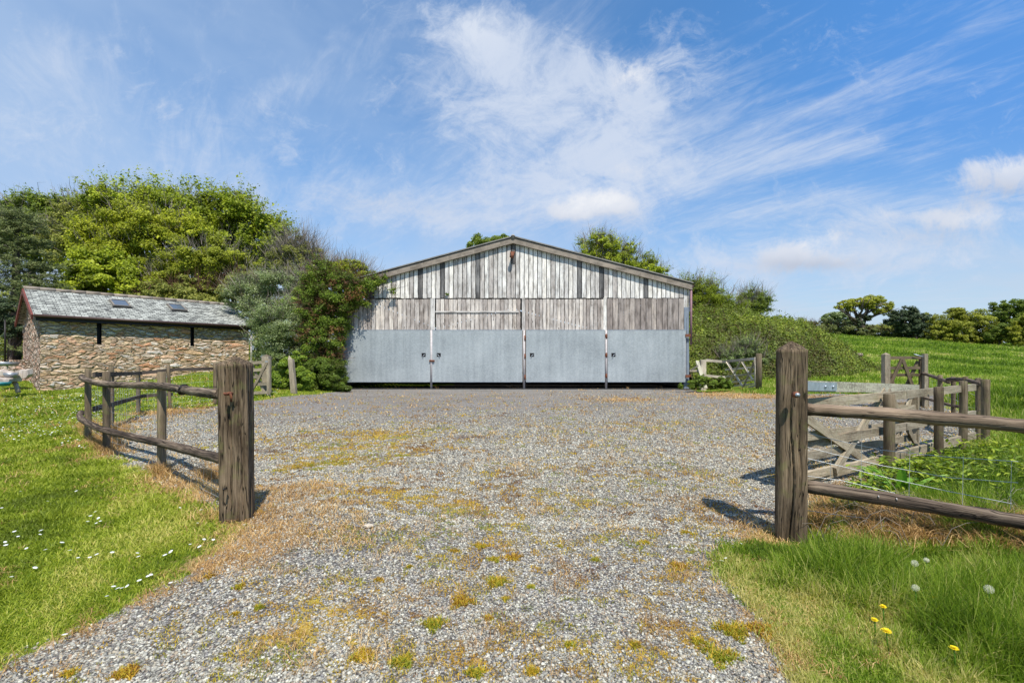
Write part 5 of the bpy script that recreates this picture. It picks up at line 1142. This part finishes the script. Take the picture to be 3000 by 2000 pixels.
# willow scrub and bramble mound right of the barn
tree('willow_scrub','tall dark green willow scrub rising beside the right barn wall','scrub',25,[(2040,870,50,45),(2085,880,50,40),(2030,930,50,55),(2090,940,55,50),(2150,925,45,30),(2050,1000,50,50),(2000,860,40,40),(2130,905,35,25),(2100,872,46,34),(2060,852,46,36),(2145,890,36,28),(2020,850,40,34)],26000,.12,'leaf_bright',25,base=(2060,1090),r0=.09,spike=.45,twig=(700,.9,.012),trunk=True,tinthi=.55,aspect=.4)
def spikes(parent,pts,Y,name='shoots'):
    lob=[]
    for px,py in pts+[(a+random.uniform(-12,12),b+random.uniform(8,26)) for a,b in pts]:
        for k in range(6):
            c=W(px+(k-2)*.6,py+9*k,Y); lob.append((c.x,c.y,c.z,.05+.015*k,.05+.015*k,.14))
    return foliage(name,parent,lob,len(pts)*5*16,.13,'leaf_green',26,clump=.5,fill=.6,tinthi=.6)
wr=bpy.data.objects['willow_scrub']
spikes(wr,[(2016,800),(2028,812),(2045,822),(2060,826),(2075,832),(2095,838),(2108,852),(2002,815),(1990,825),(2125,858),(2140,868),(2148,864),(2160,880),(1975,815),(2033,800),(2085,846)],24.5)
tree('thorn_tree','windswept half bare thorn tree on top of the bramble mound','tree',27,[(2200,870,32,24),(2230,880,28,24),(2190,900,36,22),(2225,905,30,16)],8000,.10,'leaf_green',27,base=(2205,985),r0=.08,twig=(420,.8,.010),spike=.4,tinthi=.8)
root=thing('bramble_mound','broad mound of brambles sloping down to the green field','bramble mound',(10.5,23,.3))
def mound():
    rv=np.random.RandomState(31)
    # crest heights where seen: picture x, y of the outline, distance
    cr=[(2000,900,26),(2080,900,25.5),(2150,918,25),(2208,930,25),(2240,930,25),(2290,942,25),(2330,952,25),(2380,976,24.5),(2420,1000,24),(2460,1024,23.5),(2490,1045,23),(2520,1064,22.5),(2560,1080,22)]
    C3=[W(*c) for c in cr]; cx=np.array([c.x for c in C3]);cz=np.array([c.z for c in C3]);cy=np.array([c.y for c in C3])
    fx=np.array([7.4,10.5,12.0,13.5,15.0,16.8,17.5]); fy=np.array([18.3,18.7,18.6,19.2,20.0,21.3,21.8])   # foot of the slope on the yard side
    def Hh(x,y):
        zc=np.interp(x,cx,cz); yc=np.interp(x,cx,cy); yf=np.interp(x,fx,fy); g_=gz(x,y)
        t=np.clip((y-yf)/(yc-yf),0,1); up=np.sin(t*math.pi/2)**.9
        back=1-sst(y,yc+1.0,yc+7.0)
        n=(fbm(x*.75,y*.75,41)-.5)*1.0+(fbm(x*2.4,y*2.4,42)-.5)*.85
        h=(zc-g_)*up*back; return g_+np.maximum(h,-.3)+n*np.clip(h,0,.9)*.75
    xs=np.arange(7.35,18.4,.16); ys=np.arange(17.6,33,.18); X_,Y_2=np.meshgrid(xs,ys); Z_=Hh(X_,Y_2)-.10
    ny,nx=X_.shape; id_=np.arange(ny*nx).reshape(ny,nx); F=np.stack([id_[:-1,:-1],id_[:-1,1:],id_[1:,1:],id_[1:,:-1]],-1).reshape(-1,4)
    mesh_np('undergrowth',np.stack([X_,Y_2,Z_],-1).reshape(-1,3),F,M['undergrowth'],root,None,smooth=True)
    n=150000; x=rv.uniform(7.4,18.3,n); y=18+rv.rand(n)**1.4*11; z=Hh(x,y); k=z>gz(x,y)+.03; x,y,z=x[k],y[k],z[k]; n=len(x)
    z=z+rv.exponential(.07,n)-.05; e=.1; nx_=-(Hh(x+e,y)-Hh(x-e,y))/(2*e); ny_=-(Hh(x,y+e)-Hh(x,y-e))/(2*e)
    N_=np.stack([nx_,ny_,np.ones(n)],-1); N_/=np.linalg.norm(N_,axis=1)[:,None]; N_=N_+rv.normal(0,.45,(n,3)); N_/=np.linalg.norm(N_,axis=1)[:,None]
    a=rv.normal(size=(n,3)); t1=np.cross(N_,a); t1/=np.linalg.norm(t1,axis=1)[:,None]; t2=np.cross(N_,t1); s_=(.072*np.exp(rv.normal(0,.3,n)))[:,None]; P=np.stack([x,y,z],-1)
    V=np.stack([P-t1*s_*.5,P+t2*s_*.36-N_*s_*.08,P+t1*s_*.5,P-t2*s_*.36-N_*s_*.08],1).reshape(-1,3)
    T=np.clip(.50+(fbm(x*.8,y*.8,51)-.5)*1.3+(fbm(x*3,y*3,52)-.5)*.6+rv.normal(0,.22,n),0,1)
    mesh_np('leaves',V,np.arange(n*4).reshape(-1,4),M['leaf_bramble'],root,{'tint':('FLOAT',np.repeat(T,4))})
    k=rv.choice(np.where(y>22)[0],90); foliage('shoots',root,[(x[i],y[i],z[i]+.12,.10,.10,.28) for i in k],2900,.09,'leaf_green',91,clump=.5,fill=.6)
    k=rv.choice(n,700); sp=[(x[i],y[i],z[i],.02,.02,.02) for i in k]; twigs('stems',root,sp,780,.45,'browntwig',29,.007,up=.3,inner=.9)
mound()
tree('hawthorn_bush','dark green hawthorn bush growing out of the bramble mound by the scrub','bush',23.3,[(2150,960,38,36),(2180,980,30,26),(2120,985,34,30)],6000,.10,'leaf_green',61,base=(2150,1060),r0=.05,twig=(220,.5,.007),spike=.3)
tree('hawthorn_bush','small pale thorny bush on the lower slope of the bramble mound','bush',21.5,[(2270,1010,36,22),(2300,1022,26,16)],3200,.085,'leaf_olive',62,base=(2275,1060),r0=.04,twig=(260,.45,.007),spike=.3)
tree('nettle_patch','tall grey green weeds and dead stems behind the pale gate beside the barn','weeds',19.5,[(2190,1020,36,26),(2170,1040,40,22),(2130,1050,40,30),(2230,1055,30,22)],7000,.085,'leaf_grey',30,trunk=False,part='leaves',tinthi=.7,spike=.2,twig=(400,.6,.008))
tree('weed_patch','leafy green weeds growing round the bottom of the pale gate','weeds',17,[(2110,1120,28,16),(2085,1125,22,14),(2130,1128,18,12),(2040,1125,22,18),(2060,1110,18,16),(1995,1130,8,9)],5000,.075,'leaf_ivy',31,trunk=False,part='leaves',tinthi=.8)
# distant hedges and trees round the field
HG='hedge and trees along the far side of the field'
tree('field_hedge','long low trimmed hedge running behind the bramble mound','hedge',62,[(2330,955,60,22),(2400,958,60,22),(2470,960,50,22),(2350,965,60,22),(2300,955,50,20),(2440,968,50,16),(2500,968,40,14)],11000,.26,'leaf_hedge',40,trunk=False,part='leaves',twig=(900,.6,.02,'browntwig'),group=HG,fill=.1)
tree('field_hedge','short dark hedge right of the leaning oak','hedge',60,[(2560,972,40,16),(2610,976,40,15),(2650,980,30,12),(2540,972,30,18)],6000,.24,'leaf_hedge',41,trunk=False,part='leaves',twig=(500,.5,.02,'browntwig'),group=HG,tinthi=.8)
tree('field_hedge','brownish hedge bank below the big round oaks','hedge',58,[(2730,985,40,12),(2790,992,50,12),(2850,998,40,12)],4000,.24,'leaf_hedge',42,trunk=False,part='leaves',group=HG,tinthi=.7)
tree('round_tree','pale grey green round tree beyond the hedge','tree',85,[(2440,930,26,18),(2460,925,24,16),(2420,940,20,14),(2490,945,22,16)],4500,.36,'leaf_grey',43,base=(2445,985),r0=.3,group=HG,tinthi=.85)
def oak():
    Y=60; zb=gz1((2534-1500)/FPX*Y,Y); root=thing('leaning_oak','wind bent oak with flat yellow green crown standing alone in the hedge','tree',((2534-1500)/FPX*Y,Y,zb),HG)
    q=MB(); P=[W(2534,988,Y),W(2528,965,Y),W(2520,945,Y),W(2512,930,Y)]; q.tube(P,[.55,.42,.38,.3],9,wob=.12)
    rr=random.Random(3)
    for tx,ty in ((2470,893),(2495,880),(2530,875),(2560,872),(2590,885),(2600,908),(2575,915),(2500,905),(2455,903),(2545,900)):
        a=P[rr.choice([1,2,3])]; b=W(tx,ty,Y+rr.uniform(-1.5,1.5)); m=a.lerp(b,.5)+Vector((rr.uniform(-.4,.4),0,-.3)); q.tube([a,m,b],[.20,.13,.05],6,wob=.15)
        for _ in range(3):
            c=b+Vector((rr.uniform(-1,1),rr.uniform(-.8,.8),rr.uniform(-.4,.3))); q.tube([m,c],[.07,.03],4)
    q.build('trunk',M['bark'],root)
    foliage('crown',root,LP(Y,[(2555,882,38,16),(2515,884,36,14),(2480,890,26,12),(2590,895,24,18),(2460,900,18,8),(2600,912,16,12),(2540,898,26,10),(2570,912,18,8),(2495,906,20,7)],.9),8500,.22,'leaf_fieldtree',44,clump=.30,fill=.3,tintlo=.35)
    foliage('ivy',root,LP(Y,[(2530,965,12,20),(2520,945,11,14),(2540,930,14,10),(2510,930,10,10),(2538,980,14,12)],.9),2500,.2,'leaf_dark',45)
oak()
tree('holly_tree','dark almost black evergreen tree beside the leaning oak','tree',58,[(2660,918,36,22),(2630,935,34,22),(2690,935,32,24),(2660,950,38,24),(2700,960,24,24),(2680,978,22,16),(2655,968,26,14),(2640,955,20,12)],11000,.26,'leaf_dark',46,base=(2685,985),r0=.3,group=HG,up=.6)
tree('broadleaf_tree','small olive tree squeezed between the dark evergreen and the big oak','tree',61,[(2725,935,26,22),(2735,960,28,24),(2715,975,24,20),(2745,980,26,18)],3500,.26,'leaf_fieldtree',47,base=(2725,985),r0=.2,group=HG,tinthi=.7)
tree('oak_tree','broad dome shaped yellow brown oak beyond the field','tree',57,[(2830,925,48,30),(2790,945,46,32),(2870,945,40,34),(2830,965,55,32),(2770,965,36,28),(2890,970,30,28),(2800,915,26,16),(2750,975,34,22),(2760,988,36,16),(2800,992,50,16),(2870,995,50,16),(2920,990,30,20)],16000,.27,'leaf_fieldtree',48,base=(2840,1000),r0=.35,group=HG,tinthi=.85,up=.6)
tree('oak_tree','tall dark green oak at the right edge of the field','tree',60,[(2950,895,40,20),(2985,905,36,26),(2930,915,30,22),(2970,935,40,26),(3010,930,34,40),(2960,960,50,26)],10000,.28,'leaf_green',49,base=(2965,1010),r0=.35,group=HG,tinthi=.6)
tree('hawthorn_bush','rounded dark green thorn bush under the tall right oak','bush',55,[(2930,965,30,18),(2900,985,26,14),(2950,985,34,18)],6000,.22,'leaf_green',50,base=(2930,1005),r0=.12,group=HG,tinthi=.5)
tree('oak_tree','yellow green oak cut off by the right photo edge','tree',53,[(3000,960,34,28),(2985,990,34,18),(3020,985,30,24),(3010,940,24,20)],7000,.25,'leaf_fieldtree',51,base=(3000,1010),r0=.25,group=HG)
tree('far_hedgerow','distant hazy hedgerow showing through the gap by the leaning oak','hedge',130,[(2590,958,40,12),(2640,960,50,12),(2560,962,40,10)],2500,.6,'leaf_olive',52,trunk=False,part='leaves',group=HG)
# backs that keep the horizon closed, plain woodland edge behind barn
root=thing('far_wood','low dark woodland edge far behind the barn and sheds','wood',(-5,60,0)); 
foliage('leaves',root,[(x_,60+rv.uniform(-3,3),2+rv.rand(),4,3,2.6) for x_ in np.arange(-150,30,5)]+[(x_,30+rv.uniform(-3,3),2.5+rv.rand(),3.5,3,3.2) for x_ in np.arange(-90,-30,4.5)]+[(x_,44+rv.uniform(-2,2),3.5+rv.rand()*2,3,2.5,4) for x_ in np.arange(-54,-22,3.2)],34000,.5,'leaf_olive',53); root['kind']='stuff'
# dock, brambles and weeds near the right fence
def bigleaves(name,label,cat,spec,mt,kind=None,seed=1,group=None):
    rr=random.Random(seed); V=[];F=[];T=[]
    for (x,y,z,L,wd,az,el,curl) in spec:
        nseg=7; b=len(V); d=Vector((math.cos(az),math.sin(az),0)); s_=Vector((-math.sin(az),math.cos(az),0)); p=Vector((x,y,z)); e=el; ti=rr.random()
        for i in range(nseg+1):
            t=i/nseg; ww=wd*math.sin(math.pi*min(1,t*.95+.05))**1.15*.5*(1+.12*math.sin(i*2.7+az*5)); dirv=d*math.cos(e)+Vector((0,0,math.sin(e))); upv=Vector((0,0,math.cos(e)))-d*math.sin(e)
            for k,(o_,h_) in enumerate(((-1,.16),(-.5,.05),(0,0),(.5,.05),(1,.16))): V.append(tuple(p+s_*o_*ww+upv*(h_*wd*(1 if t<.9 else .4)+.02*wd*math.sin(i*3.1+k*2)))); T.append(min(1,max(0,ti+(.25 if k==2 else 0)+rr.uniform(-.08,.08))))
            p=p+dirv*L/nseg; e-=curl/nseg
        for i in range(nseg):
            for k in range(4): a=b+i*5+k; F.append((a,a+1,a+6,a+5))
    return V,F,T
rr=random.Random(6); cx,cy=(2640-1500)/330.,FPX/330.; cz=gz1(cx,cy); spec=[]
for k in range(26):
    az=rr.uniform(0,6.28); spec.append((cx+math.cos(az)*.03,cy+math.sin(az)*.03,cz,rr.uniform(.26,.46),rr.uniform(.05,.085),az,rr.uniform(.45,1.35),rr.uniform(.6,1.7)))
spec+=[(cx-.1,cy-.05,cz+.05,.36,.085,3.5,.9,1.8),(cx+.08,cy-.1,cz+.02,.32,.08,5.8,.8,1.8),(cx+.1,cy+.1,cz+.02,.34,.08,.4,1.0,1.6)]
V,F,T=bigleaves('d','','',spec,'dock_leaf',seed=3)
root=thing('dock_plant','broad leaved green dock plant behind the lower fence rail','plant',(cx,cy,cz)); mesh_np('leaves',V,F,M['dock_leaf'],root,{'tint':('FLOAT',T)},smooth=True)
spec=[]
for (px,s_,dx,n,sz) in ((2700,300,.35,420,.075),(2850,270,.5,420,.07),(2930,230,.6,300,.08),(2560,340,.15,160,.06),(2780,330,.4,300,.055),(2500,380,.12,80,.05),(2960,300,.3,250,.07),(2620,290,.3,250,.06)):
    for k in range(n):
        x=(px-1500)/s_+rr.gauss(0,dx*.55); y=FPX/s_+rr.gauss(0,dx*.5)
        if sdist(np.array([x]),np.array([y]))[0]>.0: continue
        spec.append((x,y,gz1(x,y)+rr.uniform(.04,.32)*(1-.5*abs(rr.gauss(0,.5))),sz*rr.uniform(.6,1.4),sz*rr.uniform(.35,.6),rr.uniform(0,6.28),rr.uniform(-.2,.9),rr.uniform(.2,1.2)))
V,F,T=bigleaves('w','','',spec,'leaf',seed=5)
tag(mesh_np('weeds',V,F,M['leaf_ivy'],None,{'tint':('FLOAT',T)},smooth=True),'leafy brambles and weeds growing thickly between the right fences','weeds',kind='stuff')
# dry bramble and grass stems near the right post
q=MB(); rr=random.Random(12)
for k in range(120):
    px=rr.uniform(2370,3000); s_=rr.uniform(360,430) if px<2600 else rr.uniform(330,470); x=(px-1500)/s_; y=FPX/s_; z=gz1(x,y); az=rr.uniform(0,6.28); L=rr.uniform(.08,.26)
    d=Vector((math.cos(az),math.sin(az),0)); a=Vector((x,y,z)); q.tube([a,a+d*L*.25+Vector((0,0,L*.6)),a+d*L*.6+Vector((0,0,L*.8)),a+d*L+Vector((0,0,L*rr.uniform(.3,.9)))],[.0022,.002,.0015,.001],4,cap=False)
tag(q.build('dead_stems',M['twig'],None),'thin pale dead stems arching in the grass under the right fence','dead stems',kind='stuff')
# dandelions
def dandelion(px,py,kind_,label,h=.12,r=.017):
    h=h+.05; r*=(.8 if kind_=='w' else 1)
    x,y=G(px,py+ (h*FPX/2.3)); 
    y=FPX*(CAMZ-gz1(x,y)-h)/(py-HOR); x=(px-1500)/FPX*y; z=gz1(x,y)
    root=thing('dandelion',label,'flower',(x,y,z),'dandelions in the grass right of the drive')
    q=MB(); q.tube([(x+.012,y,z),(x+.004,y,z+h*.5),(x,y,z+h)],.0025,6); st=q.build('stem',M['dock_leaf'] if 'dock_leaf' in M else M['leaf'],root)
    a=st.data.attributes.new('tint','FLOAT','POINT')
    if kind_=='y':
        V=[];F=[]; k=0; rr=random.Random(px)
        for ring,(R_,up_,n) in enumerate(((1,.1,16),(.75,.35,13),(.45,.6,9))):
            for j in range(n):
                az=2*math.pi*j/n+ring; d=Vector((math.cos(az),math.sin(az)*.95,0)); s_=Vector((-math.sin(az),math.cos(az),0)); c=Vector((x,y,z+h+.002*ring)); L=r*R_*rr.uniform(.85,1.1)
                e=c+d*L+Vector((0,0,L*up_)); V+=[tuple(c-s_*.0008),tuple(c+s_*.0008),tuple(e+s_*.0022),tuple(e-s_*.0022)]; F.append((k,k+1,k+2,k+3)); k+=4
        mesh_np('flower_head',V,F,M['petal_yellow'],root,{'tint':('FLOAT',np.full(len(V),.5))})
    else:
        rr=np.random.RandomState(px); n=260; d=rr.normal(size=(n,3)); d/=np.linalg.norm(d,axis=1)[:,None]; c=np.array([x,y,z+h]); s_=np.cross(d,rr.normal(size=(n,3))); s_/=np.linalg.norm(s_,axis=1)[:,None]
        a=c+d*r*.25; b=c+d*r; t2=np.cross(d,s_)
        V=np.concatenate([np.stack([a-s_*.0002,a+s_*.0002,b+s_*.0002,b-s_*.0002],1),np.stack([b-s_*.0019,b-t2*.0006,b+s_*.0019,b+t2*.0006],1),np.stack([b-t2*.0019,b-s_*.0006,b+t2*.0019,b+s_*.0006],1)]).reshape(-1,3)
        mesh_np('seed_head',V,np.arange(len(V)).reshape(-1,4),M['seed_white'],root,{'tint':('FLOAT',np.full(len(V),.5))})
for a in ((2597,1848,'y','fully open yellow dandelion flower, the largest and lowest of its cluster',.05,.021),(2562,1815,'y','yellow dandelion just above the largest yellow one',.05,.015),(2587,1776,'y','tilted yellow dandelion between two others in the long grass',.06,.015),(2741,1750,'y','yellow dandelion below the two white seed clocks',.06,.016),(2795,1898,'y','lone bright yellow flower near the lower right corner',.06,.016),
          (2680,1649,'w','fluffy white dandelion clock, upper left of the seed heads',.13,.021),(2714,1640,'w','faded small dandelion clock beside the fluffier one',.14,.016),(2682,1721,'w','fluffy white dandelion clock directly below the upper pair',.12,.020),(2897,1724,'w','rightmost fluffy white dandelion clock on a tall stem',.15,.024)):
    dandelion(*a)

# pale lumps of stone lying in the drive
for k,(px,py,r,lab) in enumerate(((1045,1543,.020,'bluish white broken stone lying on the gravel, leftmost of two'),(1078,1545,.026,'cream coloured lump of stone beside the bluish one on the gravel'))):
    x,y=G(px,py); z=gz1(x,y); import bmesh
    bm=bmesh.new(); bmesh.ops.create_icosphere(bm,subdivisions=2,radius=1); q=MB(); vs=[]
    for v in bm.verts:
        d=1+(fbm(np.array([v.co.x*2+k*5]),np.array([v.co.y*2+v.co.z]),k+3)[0]-.5)*1.2; vs.append((x+v.co.x*r*1.4*d,y+v.co.y*r*d,z+r*.4+v.co.z*r*.6*d))
    q._add(vs,[tuple(i.index for i in f_.verts) for f_ in bm.faces],vs); bm.free(); tag(q.build('stone',M['concrete'] if k==0 else M['pale_stone'],None),lab,'stone')
